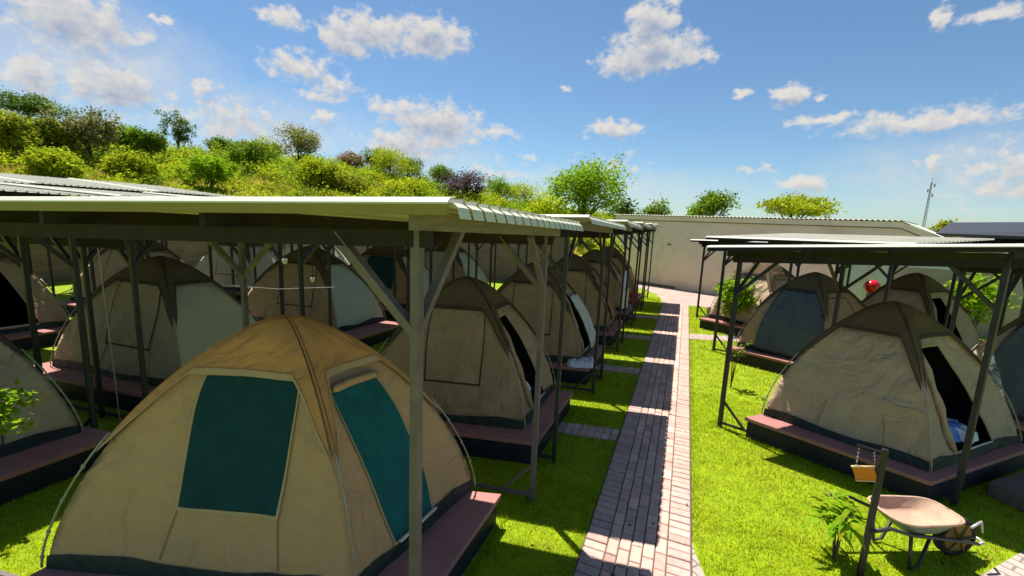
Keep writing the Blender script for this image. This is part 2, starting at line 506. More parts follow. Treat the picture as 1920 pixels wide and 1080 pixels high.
def np_mesh(name, verts, faces, cols, material, parent=None):
    """verts (n,3), faces (m,k) all of the same size, cols (m,3)"""
    me = bpy.data.meshes.new(name)
    nv, (nf, k) = len(verts), faces.shape
    me.vertices.add(nv)
    me.vertices.foreach_set('co', np.asarray(verts, dtype=np.float32).ravel())
    me.loops.add(nf * k)
    me.loops.foreach_set('vertex_index', faces.astype(np.int32).ravel())
    me.polygons.add(nf)
    me.polygons.foreach_set('loop_start', np.arange(0, nf * k, k, dtype=np.int32))
    me.polygons.foreach_set('loop_total', np.full(nf, k, dtype=np.int32))
    me.update(calc_edges=True)
    ca = me.color_attributes.new('Col', 'FLOAT_COLOR', 'CORNER')
    arr = np.ones((nf, k, 4), dtype=np.float32)
    arr[:, :, :3] = cols[:, None, :]
    ca.data.foreach_set('color', arr.ravel())
    me.materials.append(material)
    o = bpy.data.objects.new(name, me)
    COL.objects.link(o)
    if parent: o.parent = parent
    return o


def thing(name, label, cat, loc=(0, 0, 0), group=None):
    o = bpy.data.objects.new(name, None)
    o.empty_display_size = 0.1
    COL.objects.link(o)
    o.location = loc
    o['label'] = label
    o['category'] = cat
    if group: o['group'] = group
    return o


def tag(o, label, cat, group=None):
    o['label'] = label
    o['category'] = cat
    if group: o['group'] = group
    return o


def struct(o, kind='structure'):
    o['kind'] = kind
    return o


def V2(a): return np.array(a, dtype=float)


# ------------------------------------------------------------------ the ground
SK = [(-120, 7), (-80, 7.4), (-71, 7.3), (-67.5, 7.0), (-64.8, 6.6), (-59.6, 6.3), (-54, 6.3), (-48, 6.7), (-43, 6.1), (-36, 5.3), (-28, 4.1), (-19.5, 2.5), (-5, 1.2), (10, .7), (40, .6), (120, .5)]


def terr(az, r):
    el = np.interp(az, [a for a, _ in SK], [b for _, b in SK])
    top = 2.9 + 130 * np.tan(np.radians(el)) - 2.6
    s = np.clip((r - 38) / (130 - 38), 0, 1)
    s = s * s * (3 - 2 * s) * .55 + s * .45
    far = np.clip((r - 130) / 130, 0, 1)
    return top * s * (1 - .5 * far) + .5 * np.sin(az * .9 + r * .05) * s + .4 * np.sin(r * .11 - az * .35) * s


def setting():
    mb = MB()
    mb.add([(-40, -14, 0), (40, -14, 0), (40, 38, 0), (-40, 38, 0)], [(0, 1, 2, 3)])
    struct(mb.build('lawn', M['lawn']))
    # land beyond the camp, out to the horizon, lying a little lower than the lawn
    rs = [0, 30, 60, 120, 300, 900, 2400]
    mb = MB()
    n = 48
    vs = [(r * math.sin(2 * math.pi * k / n), r * math.cos(2 * math.pi * k / n), -0.06) for r in rs[1:] for k in range(n)]
    fs = [tuple(range(n))]
    for i in range(len(rs) - 2):
        for k in range(n):
            a = i * n + k; b = i * n + (k + 1) % n
            fs.append((a, b, b + n, a + n))
    mb.add(vs, fs)
    struct(mb.build('ground', M['hill']))
    # hillside
    azs = np.linspace(-125, 60, 150)
    rr = np.concatenate([np.linspace(37, 140, 60), np.linspace(150, 330, 12)])
    vs = []
    for az in azs:
        for r in rr:
            z = float(terr(az, r)) - 0.08
            z += 0.5 * mnoise.noise(Vector((az * .12, r * .06, 1.0))) * min(1, (r - 37) / 30)
            vs.append((math.sin(D2R(az)) * r, math.cos(D2R(az)) * r, z))
    m = len(rr)
    fs = [(i * m + j, i * m + j + 1, (i + 1) * m + j + 1, (i + 1) * m + j) for i in range(len(azs) - 1) for j in range(m - 1)]
    mb = MB(); mb.add(vs, fs)
    struct(mb.build('hill', M['hill'], smooth=True))

    # paved yard before the long wall
    yard = [(-0.60, 16.9), (-0.74, 18.2), (-1.0, 19.2), (-1.5, 20.2), (-2.6, 21.6), (-3.4, 22.98), (6.6, 18.36), (7.6, 17.9), (7.0, 16.6), (3.0, 17.1), (0.32, 17.25), (0.32, 16.9)]
    mb = MB()
    mb.add([(x, y, 0.008) for x, y in yard], [tuple(reversed(range(len(yard))))])
    struct(mb.build('paved_yard', M['plaza']))

    # the brick path: real pavers on a bed
    def pcol():
        t = random.random()
        base = random.choice([(0.56, 0.37, 0.31), (0.52, 0.345, 0.305), (0.58, 0.40, 0.33), (0.52, 0.31, 0.265)])
        k = 0.85 + 0.3 * t
        return tuple(c * k for c in base)
    mb = MB()
    def paver(x0, x1, y0, y1, z=0.0, col=None):
        g = 0.005; b = 0.007; h = 0.024 + z + random.uniform(-.004, .0025)
        x0 += g; x1 -= g; y0 += g; y1 -= g
        bt = [(x0, y0, 0.002), (x1, y0, 0.002), (x1, y1, 0.002), (x0, y1, 0.002)]
        tp = [(x0, y0, h - b), (x1, y0, h - b), (x1, y1, h - b), (x0, y1, h - b)]
        t2 = [(x0 + b, y0 + b, h), (x1 - b, y0 + b, h), (x1 - b, y1 - b, h), (x0 + b, y1 - b, h)]
        mb.add(bt + tp + t2, [(0, 1, 5, 4), (1, 2, 6, 5), (2, 3, 7, 6), (3, 0, 4, 7), (4, 5, 9, 8), (5, 6, 10, 9), (6, 7, 11, 10), (7, 4, 8, 11), (8, 9, 10, 11)], col or pcol())
    y = -1.0
    while y < 17.0:
        c = pcol()
        for (a, b2) in ((-0.60, -0.40), (0.11, 0.31)):
            cc = pcol()
            paver(a, b2, y, y + 0.102, col=tuple(0.5 * q + 0.5 * w for q, w in zip(cc, (0.47, 0.31, 0.26))))
        y += 0.102
    for i in range(5):
        y = -1.0 - 0.1 * (i % 2) - random.uniform(0, .02)
        x0 = -0.40 + i * 0.102
        while y < 17.0:
            t = random.random()
            col = pcol() if t > 0.2 else tuple(c * 0.85 for c in pcol())
            paver(x0, x0 + 0.102, y, y + 0.204, col=(col[0] * 1.12, col[1] * 1.08, col[2] * 1.04))
            y += 0.204
    struct(mb.build('path', M['paver']))
    mb = MB()
    mb.add([(-0.61, -1.2, 0.012), (0.32, -1.2, 0.012), (0.32, 17.0, 0.012), (-0.61, 17.0, 0.012)], [(0, 1, 2, 3)])
    struct(mb.build('path_bed', M['joint']))
    # short cross paths from each deck on the left to the path
    for k, y0 in enumerate((2.45, 5.55, 8.42, 11.2, 13.95)):
        mb = MB()
        yy = y0
        w = 0.42 if k == 0 else 0.34
        x = -0.62
        while x > -1.42:
            nrow = 2
            for j in range(nrow):
                paver_y = yy + j * w / 2 + (x + 0.62) * 0.17
                paver(x - 0.103, x, paver_y, paver_y + w / 2)
            x -= 0.103
        struct(mb.build('cross_path', M['paver']))
    # right hand side path
    ring = [(0.31, 4.05), (0.34, 3.85), (0.43, 3.55), (0.62, 3.35), (0.95, 3.33), (1.5, 3.6), (2.2, 4.2), (2.73, 4.71), (3.24, 5.22), (4.0, 5.85), (5.0, 6.9)]
    outer = [(5.7, 6.2), (4.6, 5.0), (3.6, 4.1), (2.6, 3.1), (1.6, 2.2), (0.9, 1.4), (0.31, 1.1)]
    mb = MB()
    mb.add([(x, y, 0.010) for x, y in ring + outer], [tuple(reversed(range(len(ring + outer))))])
    struct(mb.build('side_path', M['sidepath']))
    mb = MB()
    mb.add([(0.31, 11.9, 0.010), (0.31, 12.5, 0.010), (2.6, 13.3, 0.010), (2.6, 12.7, 0.010)], [(3, 2, 1, 0)])
    struct(mb.build('side_path', M['sidepath']))


setting()


# ------------------------------------------------------------------ tents
def lerp(a, b, t): return a + (b - a) * t


class TentShape:
    A = 1.5

    def __init__(s, quad, z0=0.3, h=1.77, sag=0.035, apex=(0, 0), seed=0.0):
        s.q = [V2(p) for p in quad]
        s.c = sum(s.q) / 4
        s.z0, s.h, s.sag, s.ap, s.seed = z0, h, sag, V2(apex), seed

    def S(s, i, u, t, off=0.0):
        t = min(max(t, 0), 1)
        th = t * math.pi / 2
        r = max(math.cos(th), 0) ** (2 / s.A)
        zz = math.sin(th) ** (2 / s.A)
        e = (1 - u) * s.q[i % 4] + u * s.q[(i + 1) % 4] - s.c
        mid = 0.5 * (s.q[i % 4] + s.q[(i + 1) % 4]) - s.c
        nrm = mid / (np.linalg.norm(mid) + 1e-9)
        bul = 4 * u * (1 - u)
        k = -s.sag * bul * math.sin(math.pi * min(1, t * 1.25)) * 2.0
        if t > 0.75: k += 0.03 * bul
        edge = min(1, min(u, 1 - u) * 8)
        p = s.c + s.ap * zz + r * e
        w = mnoise.noise(Vector((p[0] * 2.3 + s.seed, p[1] * 2.3, zz * 3.5))) * 0.020 * edge
        w += mnoise.noise(Vector((p[0] * 6.0 + s.seed, p[1] * 6.0 + 7, zz * 4.0))) * 0.009 * edge
        # tension folds running up from the corners and sagging between the poles
        f1 = mnoise.noise(Vector((u * 9 + zz * 5.5 + s.seed, zz * 1.6, s.seed + i)))
        f2 = mnoise.noise(Vector(((1 - u) * 9 + zz * 5.5 + s.seed, zz * 1.6, s.seed + i + 9)))
        cf = max(0.0, 1 - zz * 1.7)
        w -= (abs(f1) * max(0, 1 - u * 1.6) + abs(f2) * max(0, u * 1.6 - .6)) * 0.050 * cf * edge
        slope = 0.35 + 0.65 * (t ** 2)
        f = (k + w + off * (1 - 0.6 * t * t))
        return (p[0] + nrm[0] * f, p[1] + nrm[1] * f, s.z0 + s.h * zz + off * slope)

    def patch(s, mb, i, uL, uR, t0, t1, nu, nt, off=0.0, extra=None):
        uLf = uL if callable(uL) else (lambda t: uL)
        uRf = uR if callable(uR) else (lambda t: uR)
        vs, fs = [], []
        for b in range(nt + 1):
            for a in range(nu + 1):
                fa = a / nu
                T1 = t1(lerp(uLf(0.5), uRf(0.5), fa)) if callable(t1) else t1
                T0 = t0(lerp(uLf(0.5), uRf(0.5), fa)) if callable(t0) else t0
                t = lerp(T0, T1, b / nt)
                u = lerp(uLf(t), uRf(t), fa)
                o = off + (extra(fa, b / nt) if extra else 0)
                vs.append(s.S(i, u, t, o))
        for b in range(nt):
            for a in range(nu):
                q = b * (nu + 1) + a
                fs.append((q, q + 1, q + nu + 2, q + nu + 1))
        mb.add(vs, fs)


def lin(t0, a, t1, b):
    return lambda t: a + (b - a) * min(max((t - t0) / (t1 - t0), -0.3), 1.3)


def bow(t0, a, t1, b, k):
    f = lin(t0, a, t1, b)
    return lambda t: f(t) + k * 4 * ((t - t0) / (t1 - t0)) * (1 - (t - t0) / (t1 - t0))


WIN = (bow(.25, .375, .635, .19, .028), bow(.25, .735, .635, .885, -.022), .25, .625)
DOOR = (lin(.09, .2875, .58, .1625), lin(.09, .6125, .58, .7375), .085, .575)
ODOOR = (lin(.09, .27, .58, .10), lin(.09, .70, .58, .60), .085, .575)


def frame_strips(ts, mb, i, reg, w, off):
    L, R, t0, t1 = reg
    ts.patch(mb, i, lambda t: L(t) - w, lambda t: L(t), t0 - w, t1 + w, 1, 10, off)
    ts.patch(mb, i, lambda t: R(t), lambda t: R(t) + w, t0 - w, t1 + w, 1, 10, off)
    ts.patch(mb, i, L, R, t0 - w, t0, 8, 1, off)
    ts.patch(mb, i, L, R, t1, t1 + w, 8, 1, off)


def make_tent(label, quad, z0=0.3, h=1.77, apex=(0, 0), canvas='canvas_old', fly='fly_brown', window='closed', door='open', side=1,
              detail=1.0, flap=None, cover=None, pale=False, group='dome tents on the decks'):
    ts = TentShape(quad, z0, h, apex=apex, seed=random.uniform(0, 50))
    t = thing('dome_tent', label, 'tent', (float(ts.c[0]), float(ts.c[1]), z0), group)
    nT = int(30 * detail); nU = int(26 * detail)
    mb = MB()
    skip = {}
    if door == 'open': skip[side] = ODOOR
    if window == 'mesh_open': skip[0] = WIN
    for i in range(4):
        if i in skip:
            L, R, t0, t1 = skip[i]
            for (a, b, ta, tb, n1, n2) in ((lambda t_: 0, L, 0, t0, 5, 2), (L, R, 0, t0, 6, 2), (R, lambda t_: 1, 0, t0, 5, 2),
                                           (lambda t_: 0, L, t0, t1, 7, 16), (R, lambda t_: 1, t0, t1, 7, 16),
                                           (lambda t_: 0, L, t1, 1, 5, 9), (L, R, t1, 1, 6, 9), (R, lambda t_: 1, t1, 1, 5, 9)):
                ts.patch(mb, i, a, b, ta, tb, n1, n2)
        elif pale and i == side:
            pass
        else:
            ts.patch(mb, i, 0, 1, 0, 1, nU, nT)
    if skip:                                            # added dark shell painting the interior shade behind the doorway
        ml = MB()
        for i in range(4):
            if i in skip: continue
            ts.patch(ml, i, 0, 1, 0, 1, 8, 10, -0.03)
        ml.build('interior_shade_shell', M['inner'], t, smooth=True)
    body = mb.build('canvas_body', M[canvas], t, smooth=True, weld=True)
    if pale:                                            # side wall toned paler, painting in the skylight it catches
        mb = MB(); ts.patch(mb, side, 0, 1, 0, 1, nU, nT)
        mb.build('side_wall', M['canvas_pale' if pale is True else pale], t, smooth=True)
    # fly cap
    def low(u):
        d = min(u, 1 - u)
        return .63 - .23 * max(0, 1 - d / .10) ** 0.8
    mb = MB()
    for i in range(4):
        ts.patch(mb, i, 0, 1, low, 1, int(24 * detail), int(9 * detail), 0.028,
                 lambda fa, fb: 0.035 * (1 - fb) * min(1, min(fa, 1 - fa) * 7))
    mb.build('fly_cap', M[fly], t, smooth=True, weld=True)
    mb = MB()
    for i in range(4):
        ts.patch(mb, i, 0, 1, lambda u: low(u) - .012, lambda u: low(u) + .010, int(24 * detail), 1, 0.036,
                 lambda fa, fb: 0.035 * min(1, min(fa, 1 - fa) * 7))
    mb.build('fly_hem', M['trim' if fly == 'fly' else 'seam'], t, smooth=True)  # on brown flies the dark hem paints the shadow line under the eave
    # groundsheet with its upstand
    mb = MB()
    for i in range(4):
        ts.patch(mb, i, 0, 1, 0, lambda u: .075 + .012 * math.sin(u * 9 + i), 14, 2, 0.012)
    mb.add([(*p, z0 + 0.012) for p in ts.q], [(0, 1, 2, 3)])
    mb.build('groundsheet', M['groundsheet'], t, smooth=True)
    # hoop poles with clips, hem of the poles
    for i in range(4):
        mb = MB()
        pts = []
        for k in range(15):
            tt = .44 * k / 14
            p = V2(ts.S(i, 0, tt)[:2]); d = p - ts.c; d = d / (np.linalg.norm(d) + 1e-9)
            z = ts.S(i, 0, tt)[2]
            pts.append((p[0] + d[0] * 0.035, p[1] + d[1] * 0.035, z + 0.015 + (0.02 * tt)))
        mb.tube(pts, 0.0075, 6)
        for k in (2, 5, 8, 11):
            mb.ball(pts[k], 0.013, 6, (1, 1, 1.6))
        mb.build('pole', M['pole'], t, smooth=True)
        mb = MB()                                       # sleeve ridge on the cap
        pts = []
        for k in range(14):
            tt = .42 + .575 * k / 13
            p = V2(ts.S(i, 0, tt)[:2]); d = p - ts.c - ts.ap; d = d / (np.linalg.norm(d) + 1e-9)
            pts.append((p[0] + d[0] * .030 * (1 - tt), p[1] + d[1] * .030 * (1 - tt), ts.S(i, 0, tt, .034)[2]))
        mb.tube(pts, .009, 6)
        mb.build('pole_sleeve', M['fly_seam' if fly == 'fly' else 'seam'], t, smooth=True)
    # front window
    if window in ('teal', 'closed', 'none'):                # stitched seams below the window
        for uu in ((.372, .36), (.738, .752)):
            w = MB()
            ts.patch(w, 0, lin(.09, uu[1] - .0025, .25, uu[0] - .0025), lin(.09, uu[1] + .0025, .25, uu[0] + .0025), .085, .245, 1, 6, 0.006)
            w.build('stitched_seam', M['seam_soft'], t, smooth=True)
    if window == 'teal':
        w = MB(); ts.patch(w, 0, *WIN, 16, 16, 0.012)
        wo = w.build('window', M['teal'], t, smooth=True)
        w = MB(); frame_strips(ts, w, 0, WIN, 0.010, 0.016)
        w.build('window_trim', M['trim'], wo, smooth=True)
        w = MB()
        pts = [ts.S(0, lerp(.20, .80, k / 10), .634, 0.035) for k in range(11)]
        w.tube(pts, [0.012] + [0.022] * 9 + [0.012], 8)
        w.build('rolled_flap', M['canvas'], t, smooth=True)
    elif window == 'closed':
        w = MB(); ts.patch(w, 0, *WIN, 10, 10, 0.012, lambda a, b: 0.012 * math.sin(a * 11 + b * 4) * (1 - b))
        wo = w.build('window_flap', M[canvas], t, smooth=True)
        w = MB(); frame_strips(ts, w, 0, WIN, 0.010, 0.016)
        w.build('zip', M['seam'], wo, smooth=True)
    elif window == 'pale':
        w = MB(); ts.patch(w, 0, *WIN, 10, 10, 0.012)
        w.build('window_flap', M['canvas_pale'], t, smooth=True)
    elif window == 'dark':
        w = MB(); ts.patch(w, 0, *WIN, 10, 10, 0.012)
        w.build('window', M['teal'], t, smooth=True)
    # a window on the other visible side
    if door == 'teal':
        w = MB(); ts.patch(w, side, *DOOR, 12, 14, 0.012)
        w.add([], [])
        wo = w.build('door_mesh', M['teal_door'], t, smooth=True)
        w = MB(); frame_strips(ts, w, side, DOOR, 0.010, 0.016)
        w.build('door_trim', M['trim'], wo, smooth=True)
        w = MB()
        pts = [ts.S(side, lerp(.16, .74, k / 10), .58, 0.045) for k in range(11)]
        w.tube(pts, [0.02] + [0.032] * 9 + [0.02], 8)
        w.build('rolled_flap', M['canvas'], t, smooth=True)
        w = MB()                                            # lower sill rods
        w.tube([ts.S(side, .29, .085, .05), ts.S(side, .615, .085, .05)], 0.010, 6)
        w.build('sill_rod', M['white_paint'], t, smooth=True)
    elif door == 'open':
        w = MB(); frame_strips(ts, w, side, ODOOR, 0.012, 0.012)
        w.build('door_trim', M['trim'], t, smooth=True)
        w = MB()
        pts = [ts.S(side, ODOOR[0](tt) - .02, tt, 0.03) for tt in np.linspace(.10, .56, 12)]
        w.tube(pts, [0.02] + [0.034 + .01 * math.sin(k * 1.8) for k in range(10)] + [0.02], 8)
        w.build('rolled_door', M[canvas], t, smooth=True)
        w = MB()
        w.tube([ts.S(side, .30, .085, .03), ts.S(side, .66, .085, .03)], 0.009, 6)
        w.build('sill_rod', M['white_paint'], t, smooth=True)
    elif door == 'closed':
        w = MB(); frame_strips(ts, w, side, DOOR, 0.010, 0.014)
        w.build('zip', M['seam'], t, smooth=True)
    if flap:
        i, a, b, ta, tb, key = flap
        w = MB(); ts.patch(w, i, lin(ta, a - .02, tb, a + .05), lin(ta, b + .06, tb, b), ta, tb, 14, 14, 0.05,
                           lambda fa, fb: 0.03 * math.sin(fa * 17 + fb * 3) * (1 - fb * .6) + 0.05 * (1 - fb))
        w.build('door_flap', M[key], t, smooth=True, solid=0.006)
    if cover:
        w = MB(); ts.patch(w, 0, lin(.06, .22, .62, .12), lin(.06, .97, .62, .96), .05, .64, 18, 16, 0.035,
                           lambda fa, fb: 0.022 * math.sin(fa * 13 + fb * 6) * (1 - fb) + .012 * math.sin(fa * 29))
        w.build('window_cover', M['cover'], t, smooth=True, solid=0.005)
    return t, ts


def platform(label, p_fr, p_br, u, width, z=0.3, group='red tent decks'):
    """p_fr, p_br: front right and back right corners of the deck top; u: unit vector leftwards along the front"""
    p_fr, p_br, u = V2(p_fr), V2(p_br), V2(u)
    a, b, c, d = p_fr, p_br, p_br + u * width, p_fr + u * width
    cen = (a + b + c + d) / 4
    t = thing('tent_deck', label, 'deck', (float(cen[0]), float(cen[1]), 0), group)
    mb = MB()
    mb.hexa([(*p, z - 0.05) for p in (a, b, c, d)], [(*p, z) for p in (a, b, c, d)])
    mb.build('deck_board', M['deck'], t, bevel=0.008)
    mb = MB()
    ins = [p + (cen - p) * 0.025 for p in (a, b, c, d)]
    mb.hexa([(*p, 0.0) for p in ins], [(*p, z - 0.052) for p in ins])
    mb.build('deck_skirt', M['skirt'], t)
    return t


# ------------------------------------------------------------------ shelters
def shelter(label, pr, u, v, Lu, Lv, z0, su, sv, over=(.2, .3, .25, .35), pw=0.05, mid=(), steel='steel_dark', rails=True, lip='flash', valance=0.0, out=0.0,
            beam='timber_dark', side_beam='timber', bent=True, group='corrugated roof shelters over the tents', braces=True):
    pr, u, v = V2(pr), V2(u), V2(v)
    of, ob, orr, ol = over
    t = thing('tent_shelter', label, 'shelter', (float(pr[0]), float(pr[1]), 0), group)

    def P(a, b, dz=0.0):
        p = pr + u * a + v * b
        return (float(p[0]), float(p[1]), z0 + su * a + sv * b + dz)

    def G(a, b, z):
        p = pr + u * a + v * b
        return (float(p[0]), float(p[1]), z)
    U3, V3 = (u[0], u[1], 0), (v[0], v[1], 0)
    spots = [(0, 0), (Lu + out, 0), (0, Lv), (Lu, Lv)] + [(m, 0) for m in mid] + [(m, Lv) for m in mid]
    for a, b in spots:
        mb = MB()
        mb.bar(G(a, b, 0), P(a, b, -0.10), pw, pw, up=V3)
        post = mb.build('post', M[steel], t, bevel=0.004)
        if braces:
            zt = P(a, b)[2] - 0.20
            sa = 1 if a < Lu - .01 else -1
            sb = 1 if b < Lv - .01 else -1
            r = pw * (0.9 if pw > .05 else 0.75)
            mb = MB()
            mb.bar(G(a, b, zt - 0.46), G(a + sa * 0.46, b, zt + 0.04), r, r, up=V3)
            mb.build('brace', M[steel], t)
            mb = MB()
            mb.bar(G(a, b, zt - 0.44), G(a, b + sb * 0.44, zt + 0.08), r, r, up=U3)
            mb.build('brace', M[steel], t)
    # beams along the front and the back, side rails under the sheet
    for b in (0, Lv):
        mb = MB()
        mb.bar(P(-orr * .3, b, -0.165), P(Lu + max(ol * .6, out if b == 0 else 0), b, -0.165), 0.05, 0.085)
        mb.build('beam', M[beam], t)
    for a in (-0.055, Lu * .33, Lu * .66, Lu + .055):
        mb = MB()
        mb.bar(P(a, -of * .9, -0.075), P(a, Lv + ob * .8, -0.075), 0.045, 0.10)
        mb.build('rafter', M[side_beam if a < 0 else beam], t)
    # trapezoid roof sheet, ribs along u
    W = Lv + of + ob
    n = max(4, int(round(W / 0.14)))
    pit = W / n
    prof = []
    for k in range(n):
        y0 = -of + k * pit
        prof += [(y0, 0.0, 0), (y0 + pit * .76, 0.0, 1), (y0 + pit * .80, 0.024, 0), (y0 + pit * .95, 0.024, 0)]
    prof.append((-of + W, 0.0, 0))
    As = [-orr, Lu * .3, Lu * .7, Lu + ol]
    mb = MB()
    vs, fs = [], []
    for a in As:
        for b, dz, _ in prof: vs.append(P(a, b, dz))
    m = len(prof)
    for i in range(len(As) - 1):
        for j in range(m - 1): fs.append((i * m + j, i * m + j + 1, (i + 1) * m + j + 1, (i + 1) * m + j))
    mb.add(vs, fs)
    if bent:                                            # sheet pans turned down at the path side
        for j in range(m - 1):
            if prof[j][2] == 1 or prof[j + 1][2] == 1 and prof[j][1] == 0:
                b0, b1 = prof[j][0], prof[j + 1][0]
                if prof[j][1] == 0 and prof[j + 1][1] == 0:
                    mb.add([P(-orr, b0), P(-orr, b1), P(-orr - .03, b1, -.020), P(-orr - .03, b0, -.020), P(-orr - .045, b1, -.070), P(-orr - .045, b0, -.070)],
                           [(0, 1, 2, 3), (3, 2, 4, 5)])
    mb.build('roof_sheet', M['roof'], t, solid=0.004)
    # front flashing with a turned top
    mb = MB()
    p0 = [(0.02, 0.028), (-0.03, 0.020), (-0.052, 0.000), (-0.052, -0.008), (-0.046, -0.008), (-0.03, 0.012), (0.02, 0.022)]
    vs = []
    for a in (-orr - .01, Lu + ol):
        for db, dz in p0: vs.append(P(a, -of + db, dz))
    k = len(p0)
    fs = [(j, (j + 1) % k, k + (j + 1) % k, k + j) for j in range(k)] + [tuple(reversed(range(k))), tuple(range(k, 2 * k))]
    mb.add(vs, fs)
    mb.build('flashing', M['roof'], t)
    mb = MB()
    mb.hexa([P(-orr, -of - .044, -.056), P(Lu + ol, -of - .044, -.056), P(Lu + ol, -of - .02, -.056), P(-orr, -of - .02, -.056)],
            [P(-orr, -of - .044, -.004), P(Lu + ol, -of - .044, -.004), P(Lu + ol, -of - .02, -.004), P(-orr, -of - .02, -.004)])
    mb.build('fascia_board', M[lip], t)
    if valance:
        mb = MB()
        mb.bar(P(-orr * .9, -of - .01, -.072 - valance / 2), P(Lu + ol * .9, -of - .01, -.072 - valance / 2), .022, valance)
        mb.build('valance_board', M['timber_dark'], t)
    if rails:
        for b in (0, Lv):
            mb = MB(); mb.bar(G(0, b, 0.07), G(Lu + (out if b == 0 else 0), b, 0.07), 0.03, 0.03); mb.build('ground_rail', M[steel], t)
            mb = MB(); mb.bar(G(0.32, b, 0.08), G(0, b, 0.42), 0.028, 0.028, up=V3); mb.build('foot_brace', M[steel], t)
    return t


def unit(x, y):
    l = math.hypot(x, y)
    return (x / l, y / l)


UA = unit(-1, -.17)
FRONT = [1.80, 4.69, 7.78, 10.60, 13.28, 15.92]
DEPTH = [2.1, 2.34, 2.0, 1.95, 1.95, 1.9]
ROOF_F = [1.66, 4.55, 7.68, 10.50, 13.18, 15.81]
ROOF_B = [4.17, 7.39, 10.10, 12.80, 15.49, 18.05]
ORD = ['nearest', 'second', 'third', 'fourth', 'fifth', 'farthest']
lab_sh = ['grey posted shelter in front with long pale flashing, over the ochre capped tent',
          'dark posted shelter second along the left of the path, over navy bedding',
          'dark posted shelter third along the left of the path, over the white flapped tent',
          'dark posted shelter, fourth along the left of the path, where the lavender cloth hangs',
          'dark posted shelter, fifth along the left of the path',
          'dark posted shelter at the far end of the left row']
for k, y in enumerate(FRONT):
    shelter(lab_sh[k], (-1.24, y), UA, (0, 1), 3.45, DEPTH[k], 2.955, -.028, -.03, over=(y - ROOF_F[k], ROOF_B[k] - y - DEPTH[k], .25, .30), pw=0.052 if k == 0 else 0.046,
            steel='steel' if k == 0 else 'steel_dark', out=.65 if k == 0 else 0)

# row A tents
T1 = [(-4.01, 1.29), (-1.87, 2.0), (-1.71, 3.42), (-3.85, 2.71)]
T2 = [(-3.82, 4.22), (-1.68, 4.76), (-1.71, 6.20), (-3.85, 5.66)]
make_tent('large ochre capped tent in front with teal window and teal door mesh', T1, canvas='canvas', fly='fly', window='teal', door='teal', apex=(0.06, -0.02))
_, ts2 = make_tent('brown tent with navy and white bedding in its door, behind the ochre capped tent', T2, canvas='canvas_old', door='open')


def shift(q, dx, dy): return [(x + dx, y + dy) for x, y in q]


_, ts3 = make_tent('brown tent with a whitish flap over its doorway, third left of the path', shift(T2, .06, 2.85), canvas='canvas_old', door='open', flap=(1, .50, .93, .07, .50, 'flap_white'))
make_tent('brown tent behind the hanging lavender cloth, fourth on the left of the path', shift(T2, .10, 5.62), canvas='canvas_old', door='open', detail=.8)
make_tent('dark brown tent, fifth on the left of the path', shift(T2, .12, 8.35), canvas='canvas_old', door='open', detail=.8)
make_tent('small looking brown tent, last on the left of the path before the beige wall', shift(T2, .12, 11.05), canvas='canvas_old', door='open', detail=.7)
dk = ['red deck under the ochre capped tent, sunlit at its far corner', 'red deck under the brown tent with navy bedding',
      'red deck with white linen spilling over its edge, third on the left of the path', 'red deck, fourth on the left of the path',
      'red deck, fifth on the left of the path', 'red deck at the far end of the left row']
UP = unit(-1, -.22)
for k, (yf, yb) in enumerate([(1.72, 3.47), (4.53, 6.28), (7.40, 9.12), (10.15, 11.9), (12.9, 14.6), (15.6, 17.3)]):
    platform(dk[k], (-1.41, yf), (-1.41, yb), unit(-1, -.30) if k == 0 else UP, 2.75)

# row B (behind, on the left)
B1 = [(-9.2, 3.33), (-6.4, 3.60), (-6.3, 5.05), (-9.1, 4.78)]
UB = unit(-1, -.12)
make_tent('greyish tent cut off by the left edge, low in front', shift(B1, .10, -2.66), canvas='canvas_grey', door='closed')
make_tent('stained brown tent at the left, behind the greyish tent and left of the ochre cap', B1, canvas='canvas_grey', door='none', window='closed', pale='canvas_beige')
make_tent('brown tent with a whitish side wall, seen above the ochre cap', shift(B1, -.48, 3.40), canvas='canvas_old', door='none', window='closed', pale=True)
make_tent('brown tent with dark open window, framed by the thick brace of the front post', shift(B1, -.55, 6.35), canvas='canvas_old', door='none', window='dark', pale=True, detail=.8)
make_tent('pale sided tent farthest back in the second row on the left', shift(B1, -.3, 9.2), canvas='canvas_grey', door='none', window='pale', pale=True, detail=.8)
for k in range(5):
    dxy = [(.10, -2.66), (0, 0), (-.48, 3.40), (-.55, 6.35), (-.3, 9.2)][k]
    fr = (-5.85 + dxy[0] * .5 - .15 * (k > 0), 3.38 + dxy[1] + (0 if k else .1))
    platform(['red deck in the lower left corner under the greyish tent', 'red deck under the stained brown tent on the left, lit at one end', 'red deck under the tent with the whitish side wall',
              'red deck under the tent with the dark open window', 'red deck under the pale sided tent at the back left'][k], fr, (fr[0] + .03, fr[1] + 1.75), UB, 3.5)
    shelter(['shelter on the far left in front, over the greyish tent', 'dark shelter over the stained brown tent', 'dark shelter over the tent with the whitish side wall',
             'dark shelter over the tent with the dark open window', 'dark shelter at the back of the second left row'][k],
            (-6.35 + dxy[0] * .5, 3.12 + dxy[1]), UB, (0, 1), 3.05, 2.1, 2.86 if k == 0 else 2.78, -.015, -.02, valance=.34, over=(.2, .35, .25, .3), mid=(0.85,) if k < 2 else (), side_beam='timber_dark', bent=False)

